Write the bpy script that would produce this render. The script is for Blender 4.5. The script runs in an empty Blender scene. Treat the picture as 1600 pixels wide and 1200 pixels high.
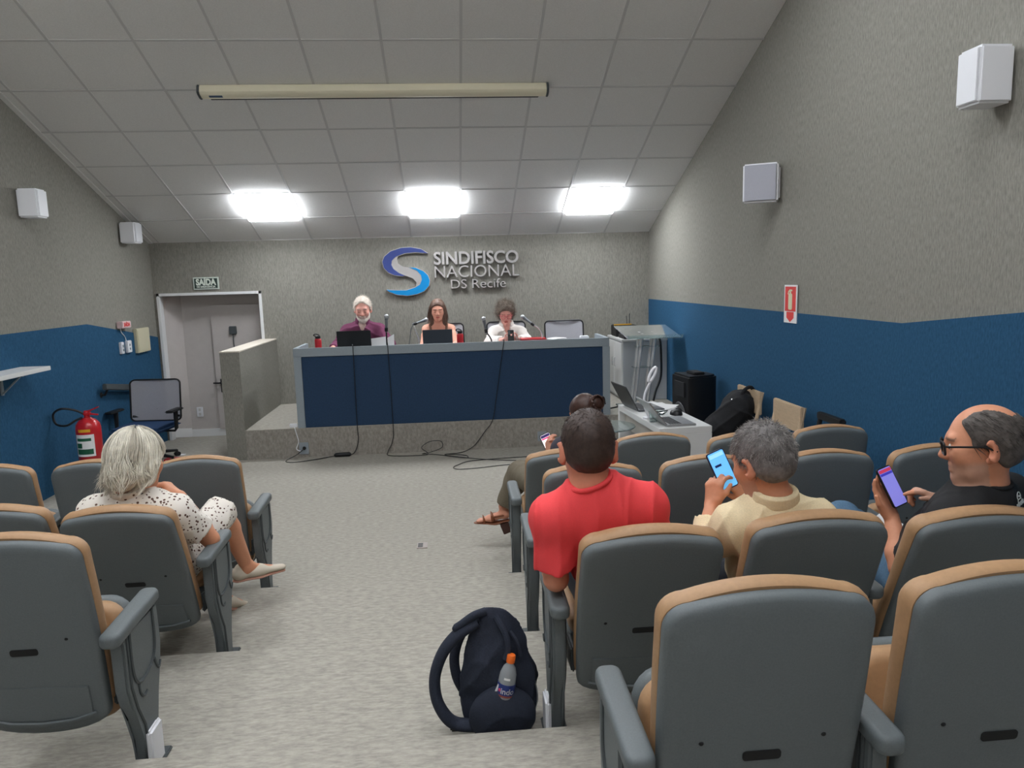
import bpy, bmesh, math, random
import numpy as np
from mathutils import Vector, Matrix, Euler
PI = math.pi
random.seed(7); RNG = np.random.default_rng(7)
scene = bpy.context.scene
col = scene.collection

# ------------------------------------------------------------------ camera
cam_d = bpy.data.cameras.new('camera'); cam = bpy.data.objects.new('camera', cam_d); col.objects.link(cam)
scene.camera = cam
yaw, pitch, roll = 0.08066412, 0.1428005, 0.02809184
_cy, _sy, _cp, _sp, _cr, _sr = math.cos(yaw), math.sin(yaw), math.cos(pitch), math.sin(pitch), math.cos(roll), math.sin(roll)
_F = Vector((_sy*_cp, _cy*_cp, -_sp)); _r = Vector((_cy, -_sy, 0)); _d = _F.cross(_r)
_R = _cr*_r + _sr*_d; _D = -_sr*_r + _cr*_d
cam.matrix_world = Matrix(((_R.x, -_D.x, -_F.x, 0), (_R.y, -_D.y, -_F.y, 0), (_R.z, -_D.z, -_F.z, 1.859), (0, 0, 0, 1)))
cam_d.sensor_fit = 'HORIZONTAL'; cam_d.sensor_width = 36.0; cam_d.lens = 36.0*1148.64/1600.0
cam_d.clip_start = 0.05
# ------------------------------------------------------------------ world, exposure
w = bpy.data.worlds.new('world'); scene.world = w; w.use_nodes = True
w.node_tree.nodes['Background'].inputs[0].default_value = (0.03, 0.03, 0.03, 1)
w.node_tree.nodes['Background'].inputs[1].default_value = 1.0
scene.view_settings.view_transform = 'Standard'; scene.view_settings.look = 'None'
scene.view_settings.gamma = 1.0; scene.view_settings.use_curve_mapping = False
scene.view_settings.exposure = 0.0
PANEL_FRONT = 27.0      # ceiling panels over the stage (in view)
PANEL_HALL = 26.0        # ceiling panels over the seats (out of frame), with an added rear row

# ------------------------------------------------------------------ materials
def lin(c):
    return tuple(((x/12.92) if x <= 0.04045 else ((x+0.055)/1.055)**2.4) for x in [v/255.0 for v in c])
MATS = {}
def mat(name, rgb, rough=0.6, metal=0.0, kind=None, scale=40.0, amt=0.25, bump=0.0, stretch=(1, 1, 1), spec=0.4, trans=0.0, emit=0.0, alpha=1.0, coat=0.0):
    if name in MATS: return MATS[name]
    m = bpy.data.materials.new(name); m.use_nodes = True
    nt = m.node_tree; b = nt.nodes['Principled BSDF']
    c = (*lin(rgb), 1)
    b.inputs['Base Color'].default_value = c
    b.inputs['Roughness'].default_value = rough; b.inputs['Metallic'].default_value = metal
    b.inputs['Specular IOR Level'].default_value = spec
    b.inputs['Transmission Weight'].default_value = trans
    b.inputs['Alpha'].default_value = alpha
    b.inputs['Coat Weight'].default_value = coat
    if emit:
        b.inputs['Emission Color'].default_value = c; b.inputs['Emission Strength'].default_value = emit
    if kind:
        tc = nt.nodes.new('ShaderNodeTexCoord'); mp = nt.nodes.new('ShaderNodeMapping')
        mp.inputs['Scale'].default_value = stretch
        nt.links.new(tc.outputs['Object'], mp.inputs['Vector'])
        n = nt.nodes.new('ShaderNodeTexNoise'); n.inputs['Scale'].default_value = scale
        n.inputs['Detail'].default_value = 4.0; n.inputs['Roughness'].default_value = 0.65
        nt.links.new(mp.outputs['Vector'], n.inputs['Vector'])
        rp = nt.nodes.new('ShaderNodeValToRGB')
        lo = tuple(x*(1-amt) for x in c[:3]) + (1,); hi = tuple(min(1, x*(1+amt)) for x in c[:3]) + (1,)
        rp.color_ramp.elements[0].position = 0.3; rp.color_ramp.elements[0].color = lo
        rp.color_ramp.elements[1].position = 0.7; rp.color_ramp.elements[1].color = hi
        nt.links.new(n.outputs['Fac'], rp.inputs['Fac'])
        nt.links.new(rp.outputs['Color'], b.inputs['Base Color'])
        if bump:
            bp = nt.nodes.new('ShaderNodeBump'); bp.inputs['Strength'].default_value = bump; bp.inputs['Distance'].default_value = 0.004
            nt.links.new(n.outputs['Fac'], bp.inputs['Height']); nt.links.new(bp.outputs['Normal'], b.inputs['Normal'])
    MATS[name] = m
    return m
def vcol_mat(name, rough=0.55, spec=0.35, noise=0.08, scale=60.0, sss=0.0, bump=0.15):
    """colour read from the point attribute 'tint' (skin, brows, lips...), broken up by fine noise"""
    m = bpy.data.materials.new(name); m.use_nodes = True; nt = m.node_tree; b = nt.nodes['Principled BSDF']
    a = nt.nodes.new('ShaderNodeAttribute'); a.attribute_name = 'tint'
    tc = nt.nodes.new('ShaderNodeTexCoord')
    n = nt.nodes.new('ShaderNodeTexNoise'); n.inputs['Scale'].default_value = scale; n.inputs['Detail'].default_value = 3
    nt.links.new(tc.outputs['Object'], n.inputs['Vector'])
    mr = nt.nodes.new('ShaderNodeMapRange'); mr.inputs[3].default_value = 1-noise; mr.inputs[4].default_value = 1+noise
    nt.links.new(n.outputs['Fac'], mr.inputs[0])
    mx = nt.nodes.new('ShaderNodeVectorMath'); mx.operation = 'SCALE'
    nt.links.new(a.outputs['Color'], mx.inputs[0]); nt.links.new(mr.outputs[0], mx.inputs['Scale'])
    nt.links.new(mx.outputs['Vector'], b.inputs['Base Color'])
    b.inputs['Roughness'].default_value = rough; b.inputs['Specular IOR Level'].default_value = spec
    if bump:
        bp = nt.nodes.new('ShaderNodeBump'); bp.inputs['Strength'].default_value = bump; bp.inputs['Distance'].default_value = 0.002
        nt.links.new(n.outputs['Fac'], bp.inputs['Height']); nt.links.new(bp.outputs['Normal'], b.inputs['Normal'])
    return m

m_fabric_grey = mat('wall_fabric_grey', (138, 136, 128), 0.95, kind=1, scale=55, amt=0.24, bump=0.5, stretch=(2.2, 2.2, 0.45), spec=0.1)
m_fabric_blue = mat('wall_fabric_blue', (45, 84, 114), 0.95, kind=1, scale=60, amt=0.22, bump=0.4, stretch=(1.6, 1.6, 0.6), spec=0.1)
m_carpet = mat('carpet_grey', (165, 161, 151), 0.98, kind=1, scale=30, amt=0.22, bump=0.5, stretch=(0.75, 2.4, 2.4), spec=0.05)
m_carpet_dark = mat('carpet_riser', (152, 147, 139), 0.98, kind=1, scale=32, amt=0.25, bump=0.5, stretch=(1.5, 1.5, 0.8), spec=0.05)
m_tile = mat('ceiling_tile', (224, 224, 222), 0.9, kind=1, scale=120, amt=0.06, bump=0.1, spec=0.1)
m_grid = mat('ceiling_grid', (198, 198, 197), 0.6)
m_white_paint = mat('white_paint', (205, 205, 203), 0.55, kind=1, scale=15, amt=0.03)
m_white_frame = mat('white_frame', (225, 226, 226), 0.4)
m_white_dim = mat('off_white_wall', (190, 184, 180), 0.8, kind=1, scale=12, amt=0.03)
m_plastic = mat('seat_plastic', (100, 107, 109), 0.5, kind=1, scale=220, amt=0.08, bump=0.12, spec=0.4)
m_plastic_dk = mat('seat_plastic_dark', (74, 80, 82), 0.55, kind=1, scale=150, amt=0.08, bump=0.1)
m_slot = mat('slot_dark', (22, 23, 24), 0.7)
m_tan = mat('tan_leatherette', (172, 136, 100), 0.5, kind=1, scale=70, amt=0.07, bump=0.1)
m_desk_grey = mat('desk_laminate', (146, 156, 162), 0.4, kind=1, scale=60, amt=0.04)
m_desk_blue = mat('desk_fabric', (38, 62, 90), 0.9, kind=1, scale=60, amt=0.15, bump=0.25)
m_white = mat('white_laminate', (225, 226, 224), 0.35)
m_white_plastic = mat('white_plastic', (232, 234, 238), 0.4)
m_black = mat('black_plastic', (24, 25, 27), 0.45)
m_black_soft = mat('black_fabric', (26, 27, 30), 0.85, kind=1, scale=90, amt=0.25, bump=0.3)
m_black_matte = mat('black_rubber', (30, 30, 32), 0.7)
m_chrome = mat('chrome', (222, 222, 222), 0.2, 0.8)
m_brushed = mat('brushed_metal', (226, 226, 226), 0.27, 0.78)
m_silver = mat('silver_alu', (176, 178, 180), 0.35, 0.8)
m_red = mat('red_enamel', (190, 32, 40), 0.3, coat=0.3)
m_redsat = mat('red_plastic', (176, 30, 40), 0.4)
m_redsign = mat('red_print', (222, 62, 58), 0.5)
m_cream = mat('cream_casing', (228, 222, 196), 0.45)
m_glass = mat('clear_glass', (240, 250, 248), 0.03, trans=1.0, spec=0.5)
m_acrylic = mat('clear_acrylic', (225, 240, 240), 0.06, trans=0.9, spec=0.5)
m_beige = mat('beige_wood', (190, 168, 140), 0.5, kind=1, scale=12, amt=0.08, stretch=(1, 1, 4))
m_navy = mat('navy_canvas', (38, 44, 58), 0.85, kind=1, scale=160, amt=0.18, bump=0.3)
m_paper = mat('paper', (232, 232, 232), 0.8)
m_green = mat('green_print', (30, 92, 66), 0.6)
m_darkgreen = mat('sign_green', (42, 60, 54), 0.5)
m_yellow = mat('yellow_print', (224, 168, 40), 0.6)
m_mesh_grey = mat('mesh_backrest', (178, 178, 184), 0.8, kind=1, scale=300, amt=0.15, alpha=0.93)
m_seat_blue = mat('blue_upholstery', (34, 62, 98), 0.9, kind=1, scale=90, amt=0.15)
m_logo_navy = mat('logo_navy', (60, 76, 140), 0.3, coat=0.3)
m_logo_blue = mat('logo_blue', (0, 134, 200), 0.35, coat=0.3)
m_beige_plate = mat('beige_plate', (205, 200, 172), 0.5)

# ------------------------------------------------------------------ mesh helpers
WORLD = {}
def tag(o, label=None, cat=None, group=None, kind=None):
    if label: o['label'] = label
    if cat: o['category'] = cat
    if group: o['group'] = group
    if kind: o['kind'] = kind
    return o
def link(o, parent=None):
    col.objects.link(o)
    if parent is not None:
        o.parent = parent
        mw = WORLD.get(parent.name)
        if mw is not None: o.matrix_parent_inverse = mw.inverted()
    return o
def thing(name, label, cat, loc=(0, 0, 0), rz=0.0, group=None, local=False):
    """an Empty at the base of a thing; parts are given in world coordinates unless local"""
    o = bpy.data.objects.new(name, None); col.objects.link(o)
    o.empty_display_size = 0.05
    o.location = loc; o.rotation_euler = (0, 0, rz)
    tag(o, label, cat, group)
    if not local: WORLD[o.name] = Matrix.Translation(loc) @ Matrix.Rotation(rz, 4, 'Z')
    return o
class MB:
    def __init__(s): s.bm = bmesh.new()
    def _add(s, verts, faces, M=None):
        vs = [s.bm.verts.new(M @ Vector(v) if M is not None else Vector(v)) for v in verts]
        for f in faces:
            try: s.bm.faces.new([vs[i] for i in f])
            except ValueError: pass
        return vs
    def box(s, a, b, M=None, bevel=0.0, seg=2):
        x0, y0, z0 = a; x1, y1, z1 = b
        vs = s._add([(x0, y0, z0), (x1, y0, z0), (x1, y1, z0), (x0, y1, z0), (x0, y0, z1), (x1, y0, z1), (x1, y1, z1), (x0, y1, z1)],
               [(3, 2, 1, 0), (4, 5, 6, 7), (0, 1, 5, 4), (1, 2, 6, 5), (2, 3, 7, 6), (3, 0, 4, 7)], M)
        if bevel:
            es = set(e for v in vs for e in v.link_edges)
            bmesh.ops.bevel(s.bm, geom=list(es), offset=bevel, segments=seg, affect='EDGES', clamp_overlap=True)
        return s
    def prism(s, pts, d, M=None, bevel=0.0):
        """pts: outline in local xy, extruded from z=0 to z=d"""
        n = len(pts)
        if sum(pts[i][0]*pts[(i+1) % n][1]-pts[(i+1) % n][0]*pts[i][1] for i in range(n)) < 0: pts = pts[::-1]
        vs = s._add([(p[0], p[1], 0) for p in pts] + [(p[0], p[1], d) for p in pts],
               [tuple(range(n-1, -1, -1)), tuple(range(n, 2*n))] + [(i, (i+1) % n, n+(i+1) % n, n+i) for i in range(n)], M)
        if bevel:
            vset = set(vs)
            es = [e for e in s.bm.edges if e.verts[0] in vset and e.verts[1] in vset and (len(e.link_faces) == 2) and any(len(f.verts) > 4 or n == 4 for f in e.link_faces)]
            bmesh.ops.bevel(s.bm, geom=es, offset=bevel, segments=2, affect='EDGES', clamp_overlap=True)
        return s
    def tube(s, pts, r, n=10, cap=True, M=None, flat=None):
        pts = [Vector(p) for p in pts]
        rs = r if isinstance(r, (list, tuple)) else [r]*len(pts)
        rings = []; up = None
        for i, p in enumerate(pts):
            t = (pts[min(i+1, len(pts)-1)] - pts[max(i-1, 0)]).normalized()
            if up is None:
                up = Vector((0, 0, 1)) if abs(t.z) < 0.9 else Vector((1, 0, 0))
                if flat: up = Vector(flat)
            u = (up - t*up.dot(t)).normalized(); v = t.cross(u); up = u
            fl = 0.25 if flat else 1.0
            rings.append([p + (u*math.cos(2*PI*k/n)*fl + v*math.sin(2*PI*k/n))*rs[i] for k in range(n)])
        verts = [q for ring in rings for q in ring]
        faces = [(i*n+k, i*n+(k+1) % n, (i+1)*n+(k+1) % n, (i+1)*n+k) for i in range(len(rings)-1) for k in range(n)]
        if cap:
            faces.append(tuple(range(n-1, -1, -1))); faces.append(tuple((len(rings)-1)*n+k for k in range(n)))
        s._add(verts, faces, M); return s
    def pillow(s, w, h, r, d, e, M=None, cx=0.0, cy=0.0, seg=4, n=6):
        """rounded slab: a round-cornered outline with rounded rims of radius e"""
        lay = [(e*(1-math.sin(PI/2*k/seg)), e*(1-math.cos(PI/2*k/seg))) for k in range(seg+1)]
        lay = lay+[(i, d-z) for i, z in lay[::-1]]
        verts = []; 
        for i, z in lay: verts += [(x, y, z) for x, y in rrect(w-2*i, h-2*i, max(r-i, .002), n, cx, cy)]
        m = 4*(n+1); L = len(lay)
        ring = list(range(m)); flip = sum(verts[k][0]*verts[(k+1) % m][1]-verts[(k+1) % m][0]*verts[k][1] for k in ring) < 0
        faces = [(l*m+k, l*m+(k+1) % m, (l+1)*m+(k+1) % m, (l+1)*m+k) for l in range(L-1) for k in range(m)]
        faces += [tuple(range(m-1, -1, -1)), tuple((L-1)*m+k for k in range(m))]
        s._add(verts, faces, M); return s
    def lathe(s, prof, n=24, M=None, a0=0.0, a1=2*PI):
        """prof: list of (radius, z) round the local z axis"""
        full = abs(a1-a0-2*PI) < 1e-6; m = n if full else n+1
        verts = []; idx = []
        for r, z in prof:
            if r < 1e-6: idx.append([len(verts)]); verts.append((0, 0, z))
            else:
                idx.append(list(range(len(verts), len(verts)+m)))
                verts += [(r*math.cos(a0+(a1-a0)*k/n), r*math.sin(a0+(a1-a0)*k/n), z) for k in range(m)]
        faces = []
        for A, B in zip(idx, idx[1:]):
            for k in range(n):
                k2 = (k+1) % m
                if len(A) == 1 and len(B) == 1: continue
                if len(A) == 1: faces.append((A[0], B[k2], B[k]))
                elif len(B) == 1: faces.append((A[k], A[k2], B[0]))
                else: faces.append((A[k], A[k2], B[k2], B[k]))
        s._add(verts, faces, M); return s
    def ball(s, c, r, n=16, M=None):
        r = r if isinstance(r, (list, tuple)) else (r, r, r)
        T = Matrix.Translation(c) @ Matrix.Diagonal((*r, 1))
        prof = [(math.sin(PI*i/(n//2)), -math.cos(PI*i/(n//2))) for i in range(n//2+1)]
        prof[0] = (0, -1); prof[-1] = (0, 1)
        return s.lathe(prof, n, (M @ T) if M is not None else T)
    def build(s, name, m, parent=None, smooth=True, angle=40):
        bmesh.ops.recalc_face_normals(s.bm, faces=s.bm.faces[:])
        me = bpy.data.meshes.new(name); s.bm.to_mesh(me); s.bm.free()
        if m: me.materials.append(m)
        if smooth:
            me.polygons.foreach_set('use_smooth', [True]*len(me.polygons))
            try: me.set_sharp_from_angle(angle=math.radians(angle))
            except Exception: pass
        o = bpy.data.objects.new(name, me)
        return link(o, parent)
def raw(name, verts, faces, m, parent=None, smooth=True):
    me = bpy.data.meshes.new(name); me.from_pydata([tuple(v) for v in verts], [], [tuple(f) for f in faces])
    if m: me.materials.append(m)
    if smooth: me.polygons.foreach_set('use_smooth', [True]*len(me.polygons))
    o = bpy.data.objects.new(name, me); return link(o, parent)
def struct(o): o['kind'] = 'structure'; return o
def copy_tree(o, parent=None):
    c = o.copy(); col.objects.link(c)
    if parent is not None: c.parent = parent
    for ch in list(o.children): copy_tree(ch, c)
    return c
def text_obj(name, body, size, m, M, parent=None, depth=0.0, bold=0.0, align='CENTER', xscale=1.0, spacing=1.0, bev=0.0):
    cu = bpy.data.curves.new(name, 'FONT'); cu.body = body; cu.size = size; cu.extrude = depth; cu.offset = bold
    cu.align_x = align; cu.align_y = 'CENTER'; cu.space_character = spacing; cu.resolution_u = 4; cu.bevel_depth = bev
    t = bpy.data.objects.new(name, cu); col.objects.link(t)
    dg = bpy.context.evaluated_depsgraph_get(); dg.update()
    me = bpy.data.meshes.new_from_object(t.evaluated_get(dg))
    bpy.data.objects.remove(t); bpy.data.curves.remove(cu)
    me.transform(M @ Matrix.Diagonal((xscale, 1, 1, 1))); me.materials.clear(); me.materials.append(m)
    o = bpy.data.objects.new(name, me); return link(o, parent)
def frame(o, x, y, z):
    """matrix from origin and three axes"""
    o, x, y, z = Vector(o), Vector(x).normalized(), Vector(y).normalized(), Vector(z).normalized()
    return Matrix(((x.x, y.x, z.x, o.x), (x.y, y.y, z.y, o.y), (x.z, y.z, z.z, o.z), (0, 0, 0, 1)))
def curve_pts(ctrl, n=8, closed=False):
    """Catmull-Rom through control points"""
    P = [Vector(p) for p in ctrl]; out = []
    N = len(P)
    for i in range(N if closed else N-1):
        p0, p1, p2, p3 = (P[(i-1) % N], P[i], P[(i+1) % N], P[(i+2) % N]) if closed else (P[max(i-1, 0)], P[i], P[i+1], P[min(i+2, N-1)])
        for k in range(n):
            t = k/n
            out.append(0.5*((2*p1)+(p2-p0)*t+(2*p0-5*p1+4*p2-p3)*t*t+(3*p1-p0-3*p2+p3)*t**3))
    if not closed: out.append(P[-1])
    return out
def rrect(w, h, r, n=5, cx=0, cy=0):
    pts = []
    for sx, sy, a in ((1, 1, 0), (-1, 1, 90), (-1, -1, 180), (1, -1, 270)):
        for k in range(n+1):
            t = math.radians(a+90*k/n)
            pts.append((cx+sx*(w/2-r)+r*math.cos(t), cy+sy*(h/2-r)+r*math.sin(t)))
    return pts

# ================================================================== THE ROOM
XL, XR, YB, YR = -3.712, 2.644, 9.665, -3.0
TS = math.tan(0.35975966); CS, SN = math.cos(0.35975966), math.sin(0.35975966)
def ceil_z(y): return 2.416 + (YB-y)*TS
T = 0.625; X0 = 0.1678
# floor, steps
b = MB()
b._add([(XL, 3.9, 0), (XR, 3.9, 0), (XR, 8.4, 0), (-2.44, 8.4, 0), (XL, 8.4, 0), (XR, 9.7, 0), (-2.44, 9.7, 0), (-2.44, 9.99, -0.12), (XL, 9.99, -0.12), (-2.2, 9.99, -0.12), (-2.2, 9.7, 0)],
       [(0, 1, 2, 3, 4), (3, 2, 5, 10, 6), (4, 3, 6, 7, 8), (6, 10, 9, 7)])
floor = struct(b.build('floor', m_carpet, smooth=False))
for k, ye in enumerate((4.23, 3.28, 2.37, 1.45, 0.55)):
    MB().box((XL, YR, 0.1*k-0.05), (XR, ye, 0.1*(k+1)), bevel=0.012, seg=3).build('stair_tread', m_carpet, floor)
# walls
b = MB()
TH = 0.12
prof = lambda x0, x1: [(x0, YR, -0.3), (x1, YR, -0.3), (x1, YB+0.5, -0.3), (x0, YB+0.5, -0.3), (x0, YR, 7.4), (x1, YR, 7.4), (x1, YB+0.5, 7.4), (x0, YB+0.5, 7.4)]
wall_left = struct(MB().box((XL-TH, YR, -0.3), (XL, YB+0.45, 7.4)).build('wall_left', m_fabric_grey, smooth=False))
wall_right = struct(MB().box((XR, YR, -0.3), (XR+TH, YB+0.45, 7.4)).build('wall_right', m_fabric_grey, smooth=False))
# blue fabric lining of the lower walls, a few millimetres proud
Mside = Matrix(((0, 0, 1, 0), (1, 0, 0, 0), (0, 1, 0, 0), (0, 0, 0, 1)))      # local (x,y,z) -> world (z, x, y): outline in (Y,Z), depth along +X
MB().prism([(YR+.01, -0.1), (9.66, -0.1), (9.66, 1.245), (7.87, 1.514), (6.42, 1.514), (3.2, 1.60), (YR+.01, 2.2)], 0.008, Matrix.Translation((XL, 0, 0)) @ Mside).build('fabric_panel', m_fabric_blue, wall_left, smooth=False)
MB().prism([(YR+.01, -0.1), (9.66, -0.1), (9.66, 1.536), (4.118, 1.534), (3.2, 1.637), (YR+.01, 2.33)], 0.008, Matrix.Translation((XR-0.008, 0, 0)) @ Mside).build('fabric_panel', m_fabric_blue, wall_right, smooth=False)
DX0, DX1, DZ = -3.675, -2.385, 1.79
b = MB()
b.box((XL, YB, -0.3), (DX0, YB+0.1, 2.6)); b.box((DX0, YB, DZ), (DX1, YB+0.1, 2.6)); b.box((DX1, YB, -0.3), (XR, YB+0.1, 2.6))
wall_back = struct(b.build('wall_back', m_fabric_grey, smooth=False))
struct(MB().box((XL-TH, YR-0.1, -0.3), (XR+TH, YR, 7.4)).build('wall_rear', m_white_dim, smooth=False))
# door niche
b = MB()
b._add([(DX0, YB+.1, -0.3), (-3.49, 9.96, -0.3), (-3.49, 9.96, DZ), (DX0, YB+.1, DZ)], [(0, 1, 2, 3)])
b.box((-3.49, 9.96, -0.3), (-2.2, 10.06, 2.0)); b.box((DX1, YB+0.1, -0.3), (DX1+0.05, 9.96, 2.0)); b.box((DX0, YB+0.1, DZ), (DX1, 9.96, DZ+0.05))
struct(b.build('wall_niche', m_white_dim, smooth=False))
b = MB()
b.box((DX0, 9.645, -0.1), (DX0+0.035, YB+0.1, DZ), bevel=0.003); b.box((DX1-0.035, 9.645, -0.1), (DX1, YB+0.1, DZ), bevel=0.003); b.box((DX0, 9.645, DZ-0.035), (DX1, YB+0.1, DZ), bevel=0.003)
struct(b.build('trim_1', m_white_frame))
b = MB(); b.box((-3.49, 9.945, -0.13), (-2.39, 9.96, -0.02)); b._add([(DX0+.01, YB+.1, -0.08), (-3.49, 9.945, -0.12), (-3.49, 9.945, -0.0), (DX0+.01, YB+.1, 0.04)], [(0, 1, 2, 3)])
struct(b.build('baseboard_niche', m_white_frame, smooth=False))
door = struct(MB().box((-3.12, 9.925, -0.02), (-2.40, 9.958, 1.62), bevel=0.004).build('door_1', m_white_dim))
b = MB(); b.box((-3.062, 9.917, 0.47), (-3.036, 9.927, 0.65), bevel=0.003); b.tube([(-3.049, 9.92, 0.60), (-3.049, 9.87, 0.60)], 0.011); b.tube([(-3.049, 9.875, 0.60), (-3.14, 9.875, 0.603)], 0.011)
b.build('door_handle', m_black_matte, door)
b = MB(); b.box((-2.89, 9.885, 1.235), (-2.80, 9.926, 1.34), bevel=0.006); b.tube([(-2.85, 9.91, 1.24), (-2.845, 9.915, 0.98)], 0.006)
b.build('door_closer', m_plastic_dk, door)
e = thing('wall_switch', 'white double socket plate low on the niche wall beside the door', 'switch', (-3.37, 9.957, 0.2))
MB().box((-3.41, 9.948, 0.15), (-3.33, 9.96, 0.28), bevel=0.004).build('plate', m_white_plastic, e)
b = MB(); b.box((-3.385, 9.944, 0.165), (-3.355, 9.95, 0.205), bevel=0.002); b.box((-3.385, 9.944, 0.225), (-3.355, 9.95, 0.265), bevel=0.002)
b.build('socket', m_white_paint, e)
# stage platform and side partition
stage = struct(MB().box((-2.2405, 7.95, -0.02), (XR, YB, 0.315), bevel=0.004).build('floor_stage', m_carpet_dark))
MB().box((-2.24, 7.955, 0.312), (XR-0.01, YB-0.002, 0.321)).build('stage_carpet', m_carpet, stage, smooth=False)
part = struct(MB().box((-2.443, 7.95, -0.05), (-2.24, YB, 1.166)).build('wall_partition', m_fabric_grey, smooth=False))
MB().box((-2.447, 7.945, 1.164), (-2.236, YB, 1.178), bevel=0.003).build('cap', mat('partition_cap_lit', (214, 206, 192), 0.7, kind=1, scale=60, amt=.06), part)  # pale cap colour carries the light falling on the partition's top
# ceiling: sloping grid of square panels
ceiling = struct(MB().box((XL-TH, YR-0.1, 7.0), (XR+TH, 2.0, 7.1)).build('ceiling', m_tile, smooth=False))
Mc = frame((X0, YB, 2.416), (1, 0, 0), (0, -CS, SN), (0, -SN, -CS))         # local x = along the room's width, y = up the slope, z = down into the room
NJ = 20
b = MB(); b.box((XL-X0-TH, -0.3, -0.14), (XR-X0+TH, NJ*T, -0.03), Mc)
b.build('ceiling_deck', m_tile, ceiling, smooth=False)
tile_me = {}
LIGHTS = {(-4, 1), (-1, 1), (2, 1)} | {(i, j) for i in (-5, -2, 1) for j in (8, 12, 16, 19)}  # rearmost row is added behind the camera to brighten the seat backs
for j in range(NJ):
    for i in range(-7, 4):
        if (i, j) in LIGHTS: continue
        xa, xb = max(i*T+.006, XL-X0), min((i+1)*T-.006, XR-X0)
        if xb-xa < 0.02: continue
        key = (round(xb-xa, 3))
        if key not in tile_me:
            bb = MB(); bb.box((0, 0.006, -0.024), (xb-xa, T-0.006, -0.004), bevel=0.003, seg=1)
            o = bb.build('ceiling_tile', m_tile, ceiling, smooth=False); tile_me[key] = o.data
        else:
            o = bpy.data.objects.new('ceiling_tile', tile_me[key]); link(o, ceiling)
        o.matrix_local = Mc @ Matrix.Translation((xa, j*T, random.uniform(-.0015, .0015))) @ Matrix.Rotation(random.uniform(-.003, .003), 4, 'X')
for i in range(-6, 4):
    MB().box((i*T-.011, 0, -0.02), (i*T+.011, NJ*T, 0.001), Mc).build('grid_bar', m_grid, ceiling, smooth=False)
for j in range(0, NJ+1):
    MB().box((XL-X0, j*T-.010, -0.02), (XR-X0, j*T+.010, 0.0), Mc).build('grid_bar', m_grid, ceiling, smooth=False)
# the left edge strip of the ceiling
MB().box((XL-X0, 0, -0.02), (XL-X0+0.05, NJ*T, 0.006), Mc).build('grid_bar', m_tile, ceiling, smooth=False)
def panel_mat(name, s):
    m = bpy.data.materials.new(name); m.use_nodes = True; nt = m.node_tree; b = nt.nodes['Principled BSDF']
    b.inputs['Base Color'].default_value = (0.9, 0.9, 0.9, 1); b.inputs['Emission Color'].default_value = (0.96, 0.99, 1.04, 1); b.inputs['Emission Strength'].default_value = s
    return m
m_lit = panel_mat('lit_panel_stage', PANEL_FRONT); m_lit2 = panel_mat('lit_panel_hall', PANEL_HALL)
nm = {(-4, 1): 'lit square ceiling panel at left, above the doorway side of the stage', (-1, 1): 'lit square ceiling panel in the middle, above the wall lettering', (2, 1): 'lit square ceiling panel at right, nearest the right wall'}
for (i, j) in sorted(LIGHTS):
    cpt = Mc @ Vector((i*T+T/2, j*T+T/2, 0))
    lab = nm.get((i, j), 'lit ceiling panel above the seats, %s of the %s row from the stage' % ({-5: 'left', -2: 'middle', 1: 'right'}.get(i, ''), {8: 'second', 12: 'third', 16: 'fourth', 19: 'added fifth'}.get(j, '')))
    e = thing('ceiling_light', lab, 'light', cpt, group='stage ceiling lights' if j == 1 else 'ceiling lights over the seats')
    b = MB()
    for (xa, ya, xb, yb) in ((0.004, 0.004, T-.004, .022), (0.004, T-.022, T-.004, T-.004), (0.004, .022, .022, T-.022), (T-.022, .022, T-.004, T-.022)):
        b.box((i*T+xa, j*T+ya, -0.02), (i*T+xb, j*T+yb, 0.004), Mc)
    b.build('frame', m_white_frame, e, smooth=False)
    MB().box((i*T+.022, j*T+.022, -0.02), (i*T+T-.022, j*T+T-.022, 0.05), Mc, bevel=0.010).build('diffuser', m_lit if j == 1 else m_lit2, e, smooth=False)

# ================================================================== AUDITORIUM SEATS
SH = 0.70          # height of the back shell
def shell_outline(grow=0.0, top_arch=0.019, n=8):
    """outline of the plastic back in its own plane: x across, z up from the pivot"""
    pts = []
    def hw(v):     # half width against height fraction
        return 0.206 + 0.02*math.sin(min(1, v*1.15)*PI*0.62) + grow
    right = []
    for k in range(13): 
        v = 0.12+0.80*k/12; right.append((hw(v), v*SH))
    # rounded top corner
    r = 0.055; xc, zc = hw(0.92)-r, SH-r+grow
    right = [p for p in right if p[1] < zc]
    corner = [(xc+r*math.cos(a), zc+r*math.sin(a)) for a in [PI/2*k/7 for k in range(8)]]
    topw = xc
    top = [(topw*(1-2*k/12), SH+grow+top_arch*(1-(1-2*k/12)**2)) for k in range(1, 12)]
    left = [(-x, z) for x, z in (right+corner)[::-1]]
    xb = right[0][0]; zb = right[0][1]
    bot = [(-xb*math.cos(a), zb-0.075*math.sin(a)-0.012*math.sin(a)**.5 if 0 < a < PI else zb) for a in [PI*k/14 for k in range(1, 14)]]
    return right+corner+top+left+bot
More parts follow.
